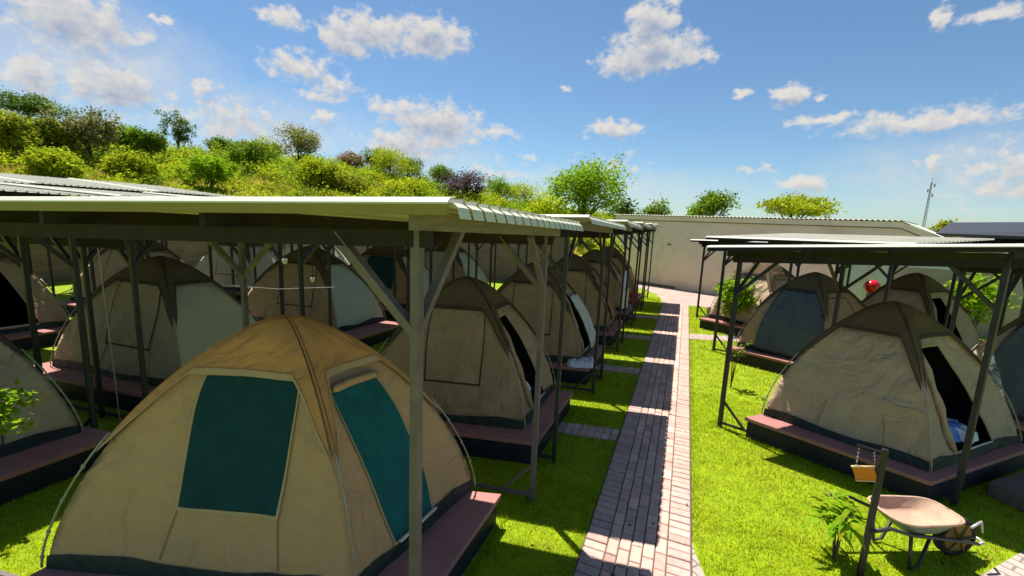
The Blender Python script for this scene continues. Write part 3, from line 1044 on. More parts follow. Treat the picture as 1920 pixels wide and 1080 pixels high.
# row C
C1 = [(-14.9, 2.95), (-12.15, 3.25), (-12.0, 4.7), (-14.75, 4.4)]
for k in range(4):
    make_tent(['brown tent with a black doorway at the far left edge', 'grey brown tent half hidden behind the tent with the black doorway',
               'whitish tent seen over the shoulder of the stained brown tent', 'pale tent in the third row at the back left'][k],
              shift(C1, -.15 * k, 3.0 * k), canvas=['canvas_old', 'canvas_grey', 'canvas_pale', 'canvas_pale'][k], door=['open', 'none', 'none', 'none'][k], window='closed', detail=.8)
    platform(['red deck under the tent with the black doorway', 'red deck under the grey brown tent at the left', 'red deck under the whitish tent at the back left', 'red deck under the pale third row tent'][k],
             (-11.7 - .15 * k, 3.0 + 3.0 * k), (-11.7 - .15 * k, 4.85 + 3.0 * k), UB, 3.3)
    shelter(['white roofed shelter at the far left, nearest of the third row', 'white roofed shelter, second of the third row at left', 'white roofed shelter, third of the third row at left', 'white roofed shelter, last of the third row at left'][k],
            (-11.3, 2.55 + 2.95 * k), UB, (0, 1), 3.3, 2.3, 3.07, .05, -.015, over=(.2, .22, .3, .4), side_beam='timber_dark', bent=False, rails=False)
# row D: only the roof edges show over row C
for k in range(3):
    shelter(['shelter behind the third row whose dark corrugated edge shows at the left margin', 'shelter whose dark corrugated edge shows above the white roofs', 'shelter farthest left at the back, only its roof edge seen'][k],
            (-15.9, 3.2 + 2.75 * k), UB, (0, 1), 3.3, 2.15, 3.36, .085, -.01, over=(.2, .3, .3, .4), side_beam='timber_dark', bent=False, rails=False, braces=False)

# right hand rows, standing in echelon
R1 = [(1.27, 6.73), (2.78, 5.91), (4.27, 7.37), (2.76, 8.19)]
UR = unit(2.34, -.91)
VR = unit(.72, .72)
ax = (-.16, -.02)
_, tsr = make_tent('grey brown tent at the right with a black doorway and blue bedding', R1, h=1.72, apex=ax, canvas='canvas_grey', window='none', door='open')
make_tent('tent at the right with a slate grey cover hung over its front', shift(R1, .02, 3.86), h=1.74, apex=ax, canvas='canvas_old', window='none', door='closed', cover=True)
make_tent('dark topped tent behind the green shrub on the right lawn', shift(R1, -.45, 6.9), h=1.74, apex=ax, canvas='canvas_grey', window='none', door='closed', detail=.8)
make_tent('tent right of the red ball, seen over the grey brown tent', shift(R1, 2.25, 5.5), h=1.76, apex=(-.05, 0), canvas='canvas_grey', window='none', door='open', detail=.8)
make_tent('slate sided tent cut off by the right edge', shift(R1, 2.75, 2.0), h=1.74, apex=(-.05, 0), canvas='canvas_grey', window='none', door='none', cover=True)


def deck_right(label, dx, dy):
    q = [(1.0, 6.52), (2.70, 5.66), (4.42, 7.33), (2.72, 8.19)]
    q = shift(q, dx, dy)
    a, b = q[1], q[2]
    platform(label, a, b, unit(q[0][0] - q[1][0], q[0][1] - q[1][1]), math.hypot(q[0][0] - q[1][0], q[0][1] - q[1][1]))


for (lb, dx, dy) in [('red deck under the grey brown tent at the right, its left end in the sun', 0, 0), ('red deck under the tent with the slate cover', .02, 3.9), ('red deck under the tent behind the shrub', -.45, 6.9),
                     ('red deck under the tent right of the red ball', 2.25, 5.5), ('red deck under the tent cut off by the right edge', 2.75, 2.0)]:
    deck_right(lb, dx, dy)
# the right shelters: built from their front left post; u runs right along the front
def shelter_right(label, p, Lu, z0, su, sv=-.015):
    shelter(label, p, UR, VR, Lu, 2.35, z0, su, sv, over=(.18, .28, .30, .35), side_beam='timber_dark', bent=False, mid=(), lip='timber_dark')
shelter_right('shelter at the right in front, over the grey brown tent', (.72, 6.72), 2.45, 2.66, .075)
shelter_right('shelter at the right over the slate covered tent, its roof lit white', (.85, 11.0), 2.9, 2.72, .02, .05)
shelter_right('shelter at the far end of the right row, beside the green shrub', (.55, 15.0), 2.6, 2.52, .03)
shelter_right('shelter in the second right row over the tent by the red ball', (3.35, 12.2), 2.7, 2.62, .02)
shelter_right('shelter at the right edge behind the front one', (3.95, 8.6), 2.7, 2.62, .03)


# ------------------------------------------------------------------ bedding
def bedding(label, c, size, rz, key, seed=0.0, amp=.06):
    mb = MB()
    n, m = 22, 14
    vs, fs = [], []
    ca, sa = math.cos(rz), math.sin(rz)
    for j in range(m + 1):
        for i in range(n + 1):
            x = (i / n - .5); y = (j / m - .5)
            e = max(abs(x), abs(y)) * 2
            prof = max(0.0, 1 - max(0.0, (e - .72) / .28) ** 2.2)
            z = size[2] * prof + amp * prof * (mnoise.noise(Vector((x * 7 + seed, y * 6, seed))) + .5 * mnoise.noise(Vector((x * 15, y * 13 + seed, 2))))
            X = x * size[0] + .03 * mnoise.noise(Vector((x * 5, y * 5, seed + 4))); Y = y * size[1] + .03 * mnoise.noise(Vector((x * 5 + 9, y * 5, seed)))
            vs.append((c[0] + X * ca - Y * sa, c[1] + X * sa + Y * ca, c[2] + max(z, 0.0)))
    for j in range(m):
        for i in range(n):
            q = j * (n + 1) + i
            fs.append((q, q + 1, q + n + 2, q + n + 1))
    mb.add(vs, fs)
    o = mb.build('bedding', M[key], None, smooth=True)
    return tag(o, label, 'bedding')


def mattress(label, c, size, rz):
    mb = MB(); mb.box((c[0], c[1], c[2] + size[2] / 2), size, rz)
    o = mb.build('mattress', M['mattress'], None, bevel=.04)
    return tag(o, label, 'mattress')


mattress('navy mattress inside the open doored brown tent behind the ochre capped one', (-2.45, 5.25, .318), (1.3, .9, .16), D2R(14))
bedding('white pillow and sheet heaped in the doorway of the second tent on the left', (-2.08, 5.28, .482), (.5, .6, .14), D2R(14), 'sheet_white', 1.0)
mattress('navy mattress inside the grey brown tent at the right', (2.9, 7.15, .318), (1.0, 1.3, .16), D2R(-35))
bedding('blue and crumpled blanket in the doorway of the grey brown tent at right', (3.12, 6.80, .482), (.55, .6, .15), D2R(40), 'sheet_blue', 5.0)
bedding('white folded sheet beside the blue blanket in the right tent doorway', (3.30, 6.72, .49), (.26, .40, .12), D2R(48), 'sheet_white', 7.0)
bedding('white linen spilling over the edge of the third deck on the left', (-1.60, 7.62, .302), (.55, .42, .09), D2R(20), 'sheet_white', 9.0)


# ------------------------------------------------------------------ hanging cloths
def cloth(name, label, a, b, drop, key, cat, seed=0.0):
    mb = MB()
    a, b = Vector(a), Vector(b)
    nr = (b - a).cross(Vector((0, 0, 1))).normalized()
    n, m = 14, 10
    vs, fs = [], []
    for j in range(m + 1):
        for i in range(n + 1):
            s = i / n; t = j / m
            p = a.lerp(b, s) - Vector((0, 0, drop * t * (1 + .08 * math.sin(s * 5 + seed))))
            p += nr * (0.035 * math.sin(s * 14 + seed + t * 1.5) * (.3 + .7 * t))
            vs.append(tuple(p))
    for j in range(m):
        for i in range(n):
            q = j * (n + 1) + i
            fs.append((q, q + 1, q + n + 2, q + n + 1))
    mb.add(vs, fs)
    o = mb.build(name, M[key], None, smooth=True, solid=0.006)
    return tag(o, label, cat)


cloth('hanging_cloth', 'lavender white cloth hung between the posts of the fourth left shelter', (-1.38, 10.5, 1.75), (-1.32, 11.25, 1.75), .48, 'cloth_lav', 'cloth', 1)
cloth('hanging_cloth', 'pale striped towel hung below the lavender cloth by the fourth shelter', (-1.36, 11.0, 1.25), (-1.30, 11.7, 1.25), .5, 'flap_white', 'towel', 3)
cloth('hanging_cloth', 'navy garment hung high beside the posts of the fifth left shelter', (-1.30, 13.3, 2.55), (-1.28, 13.7, 2.55), .42, 'cloth_dark', 'garment', 2)
cloth('hanging_cloth', 'smaller navy garment hung high near the end of the left row', (-1.30, 15.9, 2.55), (-1.28, 16.2, 2.55), .36, 'cloth_dark', 'garment', 4)
cloth('hanging_cloth', 'red towel hung low at the deck of the fifth left shelter', (-1.36, 13.1, .95), (-1.32, 13.7, .95), .45, 'cloth_red', 'towel', 5)


# hanging bulbs on flex
def bulb(label, x, y, ztop, drop):
    t = thing('hanging_bulb', label, 'light bulb', (x, y, ztop - drop), 'bulbs under the shelters')
    mb = MB(); mb.tube([(x, y, ztop), (x + .01, y, ztop - drop * .5), (x, y, ztop - drop + .05)], 0.005, 5); mb.build('flex', M['black_post'], t)
    mb = MB(); mb.ball((x, y, ztop - drop), 0.036, 10, (1, 1, 1.2)); mb.build('bulb', M['bulb'], t, smooth=True)
    mb = MB(); mb.tube([(x, y, ztop - drop + .035), (x, y, ztop - drop + .08)], 0.018, 8); mb.build('bulb_cap', M['black_post'], t)


bulb('white bulb hanging under the dark shelter left of the front post', -4.85, 4.05, 2.55, .30)
bulb('white bulb hanging low over the ochre cap', -5.4, 5.0, 2.4, .55)

# clothes line behind the ochre cap
mb = MB()
mb.tube([(-5.9, 3.9, 1.85), (-5.3, 4.3, 1.80), (-4.65, 4.7, 1.84)], 0.003, 5)
tag(mb.build('clothes_line', M['white_paint']), 'thin white line strung between posts above the ochre cap', 'line')


mb = MB()
mb.tube([(-6.85, 3.02, 2.35), (-6.72, 2.98, 1.2), (-6.62, 2.95, 0.02)], 0.007, 5)
tag(mb.build('guy_rope', M['chain']), 'pale rope hanging down in front of the stained brown tent', 'rope')


# ------------------------------------------------------------------ buildings and walls
def wall_prism(mb, p, q, z0, z1, th):
    p, q = V2(p), V2(q)
    d = (q - p) / np.linalg.norm(q - p)
    n = np.array([-d[1], d[0]])
    if n[1] < 0: n = -n
    a, b, c, e = p, q, q + n * th, p + n * th
    mb.hexa([(*x, z0) for x in (a, b, c, e)], [(*x, z1) for x in (a, b, c, e)])


def buildings():
    w0, wd = V2((-.42, 21.6)), V2((.9079, -.4191))
    nn = V2((.4191, .9079))
    t = thing('long_building', 'long beige plastered building behind the camp with a thin corrugated roof edge', 'building', (1.6, 20.7, 0))

    def W(s, d, z):
        p = w0 + wd * s + nn * d
        return (float(p[0]), float(p[1]), z)
    s0, s1, s2 = -3.3, 7.75, 9.6
    mb = MB()
    ol = [(s0, 0), (s2, 0), (s2, 2.35), (s1, 3.22), (s0, 3.22)]
    fr = [W(a, 0, z) for a, z in ol]; bk = [W(a, 6.0, z) for a, z in ol]
    k = len(ol)
    mb.add(fr + bk, [tuple(range(k)), tuple(reversed(range(k, 2 * k)))] + [(j, k + j, k + (j + 1) % k, (j + 1) % k) for j in range(k)])
    wl = mb.build('wall', M['plaster'], t)
    mb = MB()                                           # barge board along the top
    mb.hexa([W(s0 - .12, -.08, 3.20), W(s1, -.08, 3.20), W(s1, .0, 3.20), W(s0 - .12, 0, 3.20)], [W(s0 - .12, -.08, 3.39), W(s1, -.08, 3.39), W(s1, 0, 3.39), W(s0 - .12, 0, 3.39)])
    mb.hexa([W(s1, -.08, 3.20), W(s2, -.08, 2.33), W(s2, 0, 2.33), W(s1, 0, 3.20)], [W(s1, -.08, 3.39), W(s2, -.08, 2.52), W(s2, 0, 2.52), W(s1, 0, 3.39)])
    mb.build('barge_board', M['fascia'], t)
    mb = MB()
    mb.bar(W(s0 - .1, -.045, 3.18), W(s1, -.045, 3.18), .035, .035)
    mb.bar(W(s1, -.045, 3.18), W(s2, -.045, 2.31), .035, .035)
    mb.build('barge_trim', M['trim_brown'], t)
    mb = MB()                                           # corrugated roof
    vs, fs = [], []
    n = 150
    for i in range(n + 1):
        s = s0 - .2 + (s1 - s0 + .2) * i / n
        dz = .022 * math.cos(i * math.pi)
        for d in (-.16, 6.2):
            vs.append(W(s, d, 3.425 + dz + (0.02 if d > 0 else 0)))
    for i in range(n): fs.append((2 * i, 2 * i + 2, 2 * i + 3, 2 * i + 1))
    mb.add(vs, fs)
    mb.add([W(s1, -.16, 3.42), W(s2 + .1, -.16, 2.50), W(s2 + .1, 6.2, 2.50), W(s1, 6.2, 3.42)], [(0, 1, 2, 3)])
    mb.build('roof', M['roof'], t, solid=.01)
    mb = MB(); mb.tube([W(.4, -.03, 2.32), W(1.5, -.03, 2.30)], .014, 6); mb.build('conduit', M['white_paint'], t)
    mb = MB(); mb.box(W(-.35, -.03, 2.07), (.16, .05, .06), D2R(-24.8)); mb.build('wall_stain_box', M['trim_brown'], t)  # small box standing in for a dark stain on the wall
    mb = MB(); mb.bar(W(-2.9, -.015, .06), W(.15, -.015, .06), .03, .12); mb.build('plinth', M['trim_brown'], t)

    # brick wall, continuing to the left
    t = thing('brick_wall', 'weathered reddish brick wall seen between the posts behind the left rows', 'wall', (-13, 17.8, 0))
    mb = MB()
    wall_prism(mb, (-5.2, 19.3), (-21.0, 16.3), 0, 2.6, .24)
    mb.build('wall', M['brick'], t)
    mb = MB()
    wall_prism(mb, (-5.18, 19.26), (-21.0, 16.26), 2.6, 2.68, .32)
    mb.build('coping', M['lowwall'], t)
    t = thing('brick_wall', 'brick wall along the far left side behind the third row of shelters', 'wall', (-21.2, 8, 0))
    mb = MB(); mb.box((-21.1, 8.0, 1.3), (.24, 17.6, 2.6)); mb.build('wall', M['brick'], t)
    mb = MB(); mb.box((-21.1, 8.0, 2.64), (.32, 17.6, .08)); mb.build('coping', M['lowwall'], t)

    # boundary wall on the right with pale coping
    t = thing('boundary_wall', 'low plastered wall with pale coping behind the right tents', 'wall', (9, 17.5, 0))
    mb = MB(); wall_prism(mb, (6.35, 17.6), (22, 13.4), 0, 1.95, .22); mb.build('wall', M['lowwall'], t)
    mb = MB(); wall_prism(mb, (6.33, 17.55), (22, 13.35), 1.95, 2.05, .32); mb.build('coping', M['white_paint'], t)
    # white double gate by the red ball
    t = thing('white_gate', 'white panelled gate behind the red ball', 'gate', (5.55, 17.2, 0))
    mb = MB(); mb.box((5.55, 17.2, 1.05), (1.25, .06, 2.1), D2R(-20)); mb.build('gate_panel', M['white_paint'], t)
    mb = MB()
    for s in (-.6, 0, .6):
        mb.box((5.55 + s * .94, 17.16 - s * .342, 1.05), (.05, .05, 2.14), D2R(-20))
    mb.build('gate_frame', M['fascia'], t)
    # dark red vehicle shape beyond the wall: a low lean-to roof of dark red sheets
    t = thing('red_awning', 'dark red sheeted lean-to showing above the right boundary wall', 'awning', (11, 17.7, 0))
    mb = MB()
    vs, fs = [], []
    n = 60
    for i in range(n + 1):
        x = 8.0 + 9 * i / n; y = 17.75 - (x - 8) * .268
        dz = .02 * math.cos(math.pi * i)
        vs += [(x, y, 2.18 + dz), (x + .8, y + 2.6, 2.72 + dz)]
    for i in range(n): fs.append((2 * i, 2 * i + 2, 2 * i + 3, 2 * i + 1))
    mb.add(vs, fs); mb.build('roof', M['dark_red'], t, solid=.01)
    mb = MB()
    for x in (8.3, 11, 14, 16.7):
        y = 17.95 - (x - 8) * .268
        mb.bar((x, y, 0), (x, y, 2.17), .08, .08)
        mb.bar((x + .75, y + 2.4, 0), (x + .75, y + 2.4, 2.68), .08, .08)
    mb.build('post', M['dark_red'], t)
    # dark roofed shed far right
    t = thing('dark_roofed_shed', 'long shed with a dark low pitched roof at the right edge', 'building', (15, 20, 0))
    mb = MB()
    mb.hexa([(9.3, 20.4, 0), (24, 15.6, 0), (27, 22, 0), (12, 27, 0)], [(9.3, 20.4, 2.7), (24, 15.6, 2.7), (27, 22, 3.3), (12, 27, 3.3)])
    mb.build('wall', M['lowwall'], t)
    mb = MB()
    mb.hexa([(8.3, 20.2, 2.98), (24.5, 14.9, 2.98), (28, 23, 4.3), (12, 28, 3.6)], [(8.3, 20.2, 3.08), (24.5, 14.9, 3.08), (28, 23, 4.4), (12, 28, 3.7)])
    mb.build('roof', M['steel_dark'], t)


buildings()


# ------------------------------------------------------------------ small objects on the right
def ball_post():
    t = thing('globe_post', 'glossy red ball on a short yellowish post behind the right tents', 'globe', (5.0, 15.0, 0))
    mb = MB(); mb.tube([(5.0, 15.0, 0), (5.0, 15.0, 1.30)], [.12, .10], 14); mb.build('post', M['yellow_post'], t, smooth=True)
    mb = MB(); mb.ball((5.0, 15.0, 1.47), .19, 24); mb.build('globe', M['red'], t, smooth=True)


ball_post()


def sign_post():
    bx, by = 1.65, 4.16
    t = thing('sign_post', 'black post on the right lawn with a small bracket and chain', 'sign post', (bx, by, 0))
    mb = MB(); mb.bar((bx, by, 0), (bx + .01, by, 1.19), .042, .042, up=(0, 1, 0)); mb.build('post', M['black_post'], t, bevel=.006)
    e = unit(-.93, .36)
    mb = MB()
    mb.bar((bx, by, 1.155), (bx + e[0] * .17, by + e[1] * .17, 1.155), .016, .016)
    mb.bar((bx, by, 1.02), (bx + e[0] * .17, by + e[1] * .17, 1.15), .010, .010)
    mb.build('bracket', M['black_post'], t)
    mb = MB()
    for s in (.03, .15):
        p0 = (bx + e[0] * (s * .8 + .03), by + e[1] * (s * .8 + .03), 1.15); p1 = (bx + e[0] * s, by + e[1] * s, .985 - (s - .08) * .42)
        for k in range(5):
            q = [lerp(p0[i], p1[i], (k + .5) / 5) for i in range(3)]
            mb.ball(q, .009, 6, (.7, .7, 1.5))
    mb.build('chain', M['chain'], t, smooth=True)
    s = thing('hanging_sign', 'small orange sign board hanging from the black post', 'sign', (bx + e[0] * .11, by + e[1] * .11, .98))
    ex = Vector((e[0], e[1], -.42)).normalized(); ez = Vector((e[0] * .42, e[1] * .42, 1)).normalized(); ey = ex.cross(ez)
    c = Vector((bx + e[0] * .085, by + e[1] * .085, .93))

    def slab(m_, cx, cz, w, h, th):
        o = c + ex * cx + ez * cz
        m_.hexa([o - ex * w / 2 - ez * h / 2 - ey * th, o + ex * w / 2 - ez * h / 2 - ey * th, o + ex * w / 2 - ez * h / 2 + ey * th, o - ex * w / 2 - ez * h / 2 + ey * th],
                [o - ex * w / 2 + ez * h / 2 - ey * th, o + ex * w / 2 + ez * h / 2 - ey * th, o + ex * w / 2 + ez * h / 2 + ey * th, o - ex * w / 2 + ez * h / 2 + ey * th])
    mb = MB(); slab(mb, 0, 0, .150, .105, .009)
    mb.build('board', M['orange'], s, bevel=.004)
    mb = MB(); slab(mb, 0, .057, .158, .012, .012); mb.build('top_edge', M['yellow_post'], s)
    mb = MB(); slab(mb, 0, -.057, .158, .012, .012); mb.build('bottom_edge', M['yellow_post'], s)


sign_post()


def wheelbarrow():
    wx, wy = 2.56, 4.88
    d = unit(.80, .42); n = (-d[1], d[0])
    t = thing('wheelbarrow', 'old wheelbarrow with a pinkish rusted tray on the right lawn', 'wheelbarrow', (wx, wy, 0))

    def Q(a, b, z): return (wx + d[0] * a + n[0] * b, wy + d[1] * a + n[1] * b, z)
    # tray, sloping: rim and floor outlines (a forward, b sideways)
    def ring(a0, a1, w0, w1, z0, z1, k=28):
        pts = []
        for i in range(k):
            an = 2 * math.pi * i / k
            ca, sa = math.cos(an), math.sin(an)
            x = math.copysign(abs(ca) ** .45, ca); y = math.copysign(abs(sa) ** .55, sa)
            f = (x + 1) / 2
            pts.append(Q(lerp(a0, a1, f), y * lerp(w0, w1, f), lerp(z0, z1, f)))
        return pts
    rim = ring(-.78, -.12, .20, .17, .47, .45); low = ring(-.66, -.28, .15, .12, .355, .34)
    rim_o = ring(-.795, -.105, .212, .182, .465, .445); low_o = ring(-.67, -.27, .16, .13, .34, .325)
    k = len(rim)
    mb = MB()
    mid = [tuple(lerp(a[i], b[i], .55) - (0.02 if i == 2 else 0) for i in range(3)) for a, b in zip(rim, low)]
    mb.add(rim + mid + low, [(j, (j + 1) % k, k + (j + 1) % k, k + j) for j in range(k)] + [(k + j, k + (j + 1) % k, 2 * k + (j + 1) % k, 2 * k + j) for j in range(k)] + [tuple(2 * k + j for j in range(k))])
    tr = mb.build('tray', M['tray'], t, smooth=True)
    mb = MB()
    mb.add(rim_o + low_o, [(k + j, k + (j + 1) % k, (j + 1) % k, j) for j in range(k)] + [tuple(k + j for j in reversed(range(k)))])
    mb.build('tray_underside', M['tray_out'], tr, smooth=True)
    mb = MB(); mb.tube(rim_o + [rim_o[0]], .013, 6); mb.build('tray_rim', M['tray'], tr, smooth=True)
    for s in (-1, 1):
        mb = MB()
        mb.tube([Q(.20, s * .05, .13), Q(.02, s * .10, .20), Q(-.30, s * .13, .27), Q(-.68, s * .18, .36), Q(-.95, s * .23, .47), Q(-1.15, s * .24, .46)], .017, 8)
        mb.build('handle', M['steel_dark'], t, smooth=True)
        mb = MB()
        mb.tube([Q(-.46, s * .155, .30), Q(-.54, s * .17, .04), Q(-.62, s * .17, .02), Q(-.68, s * .18, .36)], .014, 8)
        mb.build('leg', M['steel_dark'], t, smooth=True)
    mb = MB(); mb.tube([Q(.20, -.05, .13), Q(.25, -.05, .14), Q(.27, 0, .14), Q(.25, .05, .14), Q(.20, .05, .13)], .014, 6); mb.build('nose_guard', M['chain'], t, smooth=True); mb = MB(); mb.tube([Q(-.02, -.12, .36), Q(.10, -.10, .40), Q(.16, -.08, .28)], .012, 6)
    mb.build('tray_stay', M['chain'], t, smooth=True)
    # wheel
    wheel = MB()
    r = .19
    vs, fs = [], []
    ns = 28
    prof = [(-.035, r - .05), (-.045, r - .02), (-.03, r), (.03, r), (.045, r - .02), (.035, r - .05)]
    for i in range(ns):
        an = 2 * math.pi * i / ns
        for b, rr in prof: vs.append(Q(math.cos(an) * rr, b, r + math.sin(an) * rr))
    m = len(prof)
    for i in range(ns):
        for j in range(m - 1):
            a = i * m + j; b2 = ((i + 1) % ns) * m + j
            fs.append((a, b2, b2 + 1, a + 1))
    wheel.add(vs, fs)
    wo = wheel.build('wheel', M['tyre'], t, smooth=True)
    mb = MB()
    for sd in (-.030, .030):
        vs = [Q(0, sd * 1.5, r)]
        for i in range(ns):
            an = 2 * math.pi * i / ns
            vs.append(Q(math.cos(an) * (r - .045), sd, r + math.sin(an) * (r - .045)))
        mb.add(vs, [(0, 1 + i, 1 + (i + 1) % ns) for i in range(ns)])
    mb.build('rim', M['wheel'], wo)
    mb = MB()
    for i in range(6):
        an = math.pi * i / 3
        for sd in (-.05, .05):
            mb.bar(Q(0, sd, r), Q(math.cos(an) * (r - .04), sd * .7, r + math.sin(an) * (r - .04)), .02, .012)
    mb.tube([Q(0, -.09, r), Q(0, .09, r)], .014, 8)
    mb.build('spokes', M['wheel'], wo)


wheelbarrow()

# stone step block at the right shelter, two treads
t = thing('brick_steps', 'low brick steps leading up to the deck at the right edge', 'steps', (3.95, 6.2, 0))
mb = MB(); mb.box((3.95, 6.35, .09), (.85, .50, .18), D2R(42)); mb.build('upper_tread', M['step'], t, bevel=.01)
mb = MB(); mb.box((4.22, 6.02, .045), (.85, .42, .09), D2R(42)); mb.build('lower_tread', M['step'], t, bevel=.01)


# radio mast beyond the camp
def mast():
    t = thing('radio_mast', 'thin lattice radio mast far off at the right', 'mast', (58.4, 148.9, 0))
    mb = MB()
    H = 17.4
    def c(i, z):
        w = lerp(.42, .16, z / H)
        a = 2 * math.pi * i / 3
        return (58.4 + w * math.cos(a), 148.9 + w * math.sin(a), z)
    for i in range(3): mb.bar(c(i, 0), c(i, H), .07, .07)
    n = 18
    for k in range(n):
        z0, z1 = H * k / n, H * (k + 1) / n
        for i in range(3):
            mb.bar(c(i, z0), c((i + 1) % 3, z1), .045, .045)
            mb.bar(c(i, z1), c((i + 1) % 3, z1), .045, .045)
    mb.build('lattice', M['mast'], t)
    mb = MB()
    mb.tube([(58.4, 148.9, H), (58.4, 148.9, H + 1.2)], .05, 6)
    for dx, z in ((.6, H - .8), (-.6, H - 2.2), (.5, H - 3.4)):
        mb.box((58.4 + dx, 148.6, z), (.22, .18, .9))
    mb.build('antenna', M['mast'], t)


mast()


# ------------------------------------------------------------------ plants
def leaves(centers, per, spread, size, cols, r, flat=1.0, aspect=.55):
    """leaf quads scattered round clump centres -> verts, faces, colours"""
    centers = np.asarray(centers, float)
    n = len(centers) * per
    c = np.repeat(centers, per, axis=0) + r.normal(0, 1, (n, 3)) * np.array([spread, spread, spread * flat])
    a = r.normal(0, 1, (n, 3)); a[:, 2] *= .6
    a /= np.linalg.norm(a, axis=1)[:, None]
    up = r.normal(0, 1, (n, 3)) * .6 + np.array([0, 0, 1.0])
    b = np.cross(up, a); b /= (np.linalg.norm(b, axis=1)[:, None] + 1e-9)
    s = size * r.uniform(.6, 1.35, n)[:, None]
    v = np.stack([c - a * s, c + b * s * aspect, c + a * s, c - b * s * aspect], axis=1).reshape(-1, 3)
    f = np.arange(n * 4).reshape(n, 4)
    cols = np.asarray(cols, float)
    clump = r.integers(0, len(cols), len(centers))
    k = cols[np.repeat(clump, per)] * r.uniform(.86, 1.16, n)[:, None]
    return v, f, k


def crown_points(n, rx, ry, rz, r, lumps=5, shell=.55):
    """clump centres inside a union of lumps, biased to the outside"""
    L = r.normal(0, 1, (lumps, 3)); L /= np.linalg.norm(L, axis=1)[:, None]
    L *= r.uniform(.25, .62, (lumps, 1)); L[:, 2] = np.abs(L[:, 2]) * .9 - .12
    L = np.vstack([L, [[0, 0, 0]]])
    rad = np.append(r.uniform(.36, .60, lumps), .55)
    i = r.integers(0, len(L), n)
    d = r.normal(0, 1, (n, 3)); d /= np.linalg.norm(d, axis=1)[:, None]
    p = L[i] + d * (rad[i] * (shell + (1 - shell) * r.uniform(0, 1, n) ** .5))[:, None]
    return p * np.array([rx, ry, rz])


GREEN = {'bright': [(.25, .40, .012), (.20, .36, .012), (.29, .42, .02)],
         'green': [(.16, .25, .015), (.11, .20, .015), (.21, .29, .02)],
         'dark': [(.11, .185, .030), (.085, .15, .025), (.14, .22, .03)],
         'olive': [(.29, .33, .025), (.24, .28, .02), (.34, .35, .03)],
         'yellow': [(.34, .41, .016), (.31, .38, .014), (.37, .42, .02)],
         'lemon': [(.40, .47, .012), (.36, .44, .012), (.43, .48, .02)],
         'purple': [(.11, .07, .075), (.14, .09, .08), (.08, .055, .065)],
         'brown': [(.27, .22, .07), (.22, .19, .07), (.26, .31, .04)],
         'rust': [(.28, .14, .06), (.22, .13, .06), (.20, .18, .04)],
         'red': [(.45, .06, .02), (.38, .05, .02), (.12, .15, .02)],
         'grey': [(.22, .23, .08), (.18, .18, .07), (.26, .25, .08)]}


def tree(name, label, cat, x, y, z, w, h, kind, seed, clumps=70, per=26, leaf=.22, trunk=.45, crown_from=.25, flat=1.0, lumps=6, spread=None, group=None, limbs=6, thick=None):
    r = np.random.default_rng(seed)
    t = thing(name, label, cat, (x, y, z), group)
    ch = h * (1 - crown_from)
    cz = h * crown_from + ch * .5
    pts = crown_points(clumps, w / 2, w / 2, ch / 2 * 1.15, r, lumps)
    pts[:, 2] += cz
    tr = MB()
    th = thick or max(.06, h * .035)
    top = h * (crown_from + .35 * (1 - crown_from))
    bend = r.normal(0, .03 * h, 2)
    trunk_pts = [(x, y, z - .15), (x + bend[0] * .4, y + bend[1] * .4, z + top * .4), (x + bend[0], y + bend[1], z + top)]
    tr.tube(trunk_pts, [th, th * .75, th * .5], 8)
    for k in range(limbs):
        p = pts[r.integers(0, len(pts))]
        s = trunk_pts[1] if k % 2 else trunk_pts[2]
        e = (x + p[0] * .85, y + p[1] * .85, z + p[2])
        m = (lerp(s[0], e[0], .5) + r.normal(0, .04 * w), lerp(s[1], e[1], .5), lerp(s[2], e[2], .6))
        tr.tube([s, m, e], [th * .45, th * .28, th * .10], 6)
    to = tr.build('trunk', M['bark'], t, smooth=True)
    v, f, c = leaves(pts, per, spread or w * .055, leaf, GREEN[kind], r, flat)
    np_mesh('crown', v, f, c, M['leaf'], t)
    return t


tree('shade_tree', 'big rounded yellow green tree rising above the camp roofs', 'tree', -10.5, 44.8, .3, 10.4, 10.0, 'bright', 11, clumps=250, per=34, leaf=.16, crown_from=.22, lumps=13, limbs=18, spread=.40, thick=.3)
tree('shade_tree', 'medium airy green tree over the middle of the long building', 'tree', 2.5, 51.9, .3, 5.0, 7.2, 'green', 12, clumps=90, per=28, leaf=.16, crown_from=.45, lumps=8, limbs=12, spread=.28)
tree('acacia_tree', 'wide flat topped yellow olive tree above the long building roof', 'tree', 10.1, 54.1, .3, 9.6, 6.6, 'yellow', 13, clumps=150, per=30, leaf=.16, crown_from=.58, lumps=10, limbs=12, spread=.32, flat=.5)
tree('bush_tree', 'low green tree top just left of the long building roof middle', 'tree', -4.2, 59.9, .3, 5.2, 6.2, 'green', 14, clumps=70, per=28, leaf=.18, crown_from=.3, spread=.3)
tree('bush_tree', 'small olive tree top near the radio mast', 'tree', 27.2, 64.5, .3, 3.0, 4.9, 'olive', 15, clumps=40, per=26, leaf=.18, crown_from=.3, spread=.25)
tree('bush_tree', 'dark green tree at the right foot of the big rounded tree', 'tree', -6.8, 49.5, .3, 3.8, 5.9, 'dark', 16, clumps=60, per=28, leaf=.17, crown_from=.25, spread=.28)
tree('bush_tree', 'low lemon green tree at the left foot of the big rounded tree', 'tree', -12.9, 41.4, .3, 5.6, 5.9, 'lemon', 17, clumps=90, per=30, leaf=.17, crown_from=.2, spread=.34)
tree('bush_tree', 'green bush top left of the medium airy tree', 'tree', .9, 52.6, .3, 3.4, 5.9, 'bright', 18, clumps=60, per=26, leaf=.16, crown_from=.3, spread=.26)
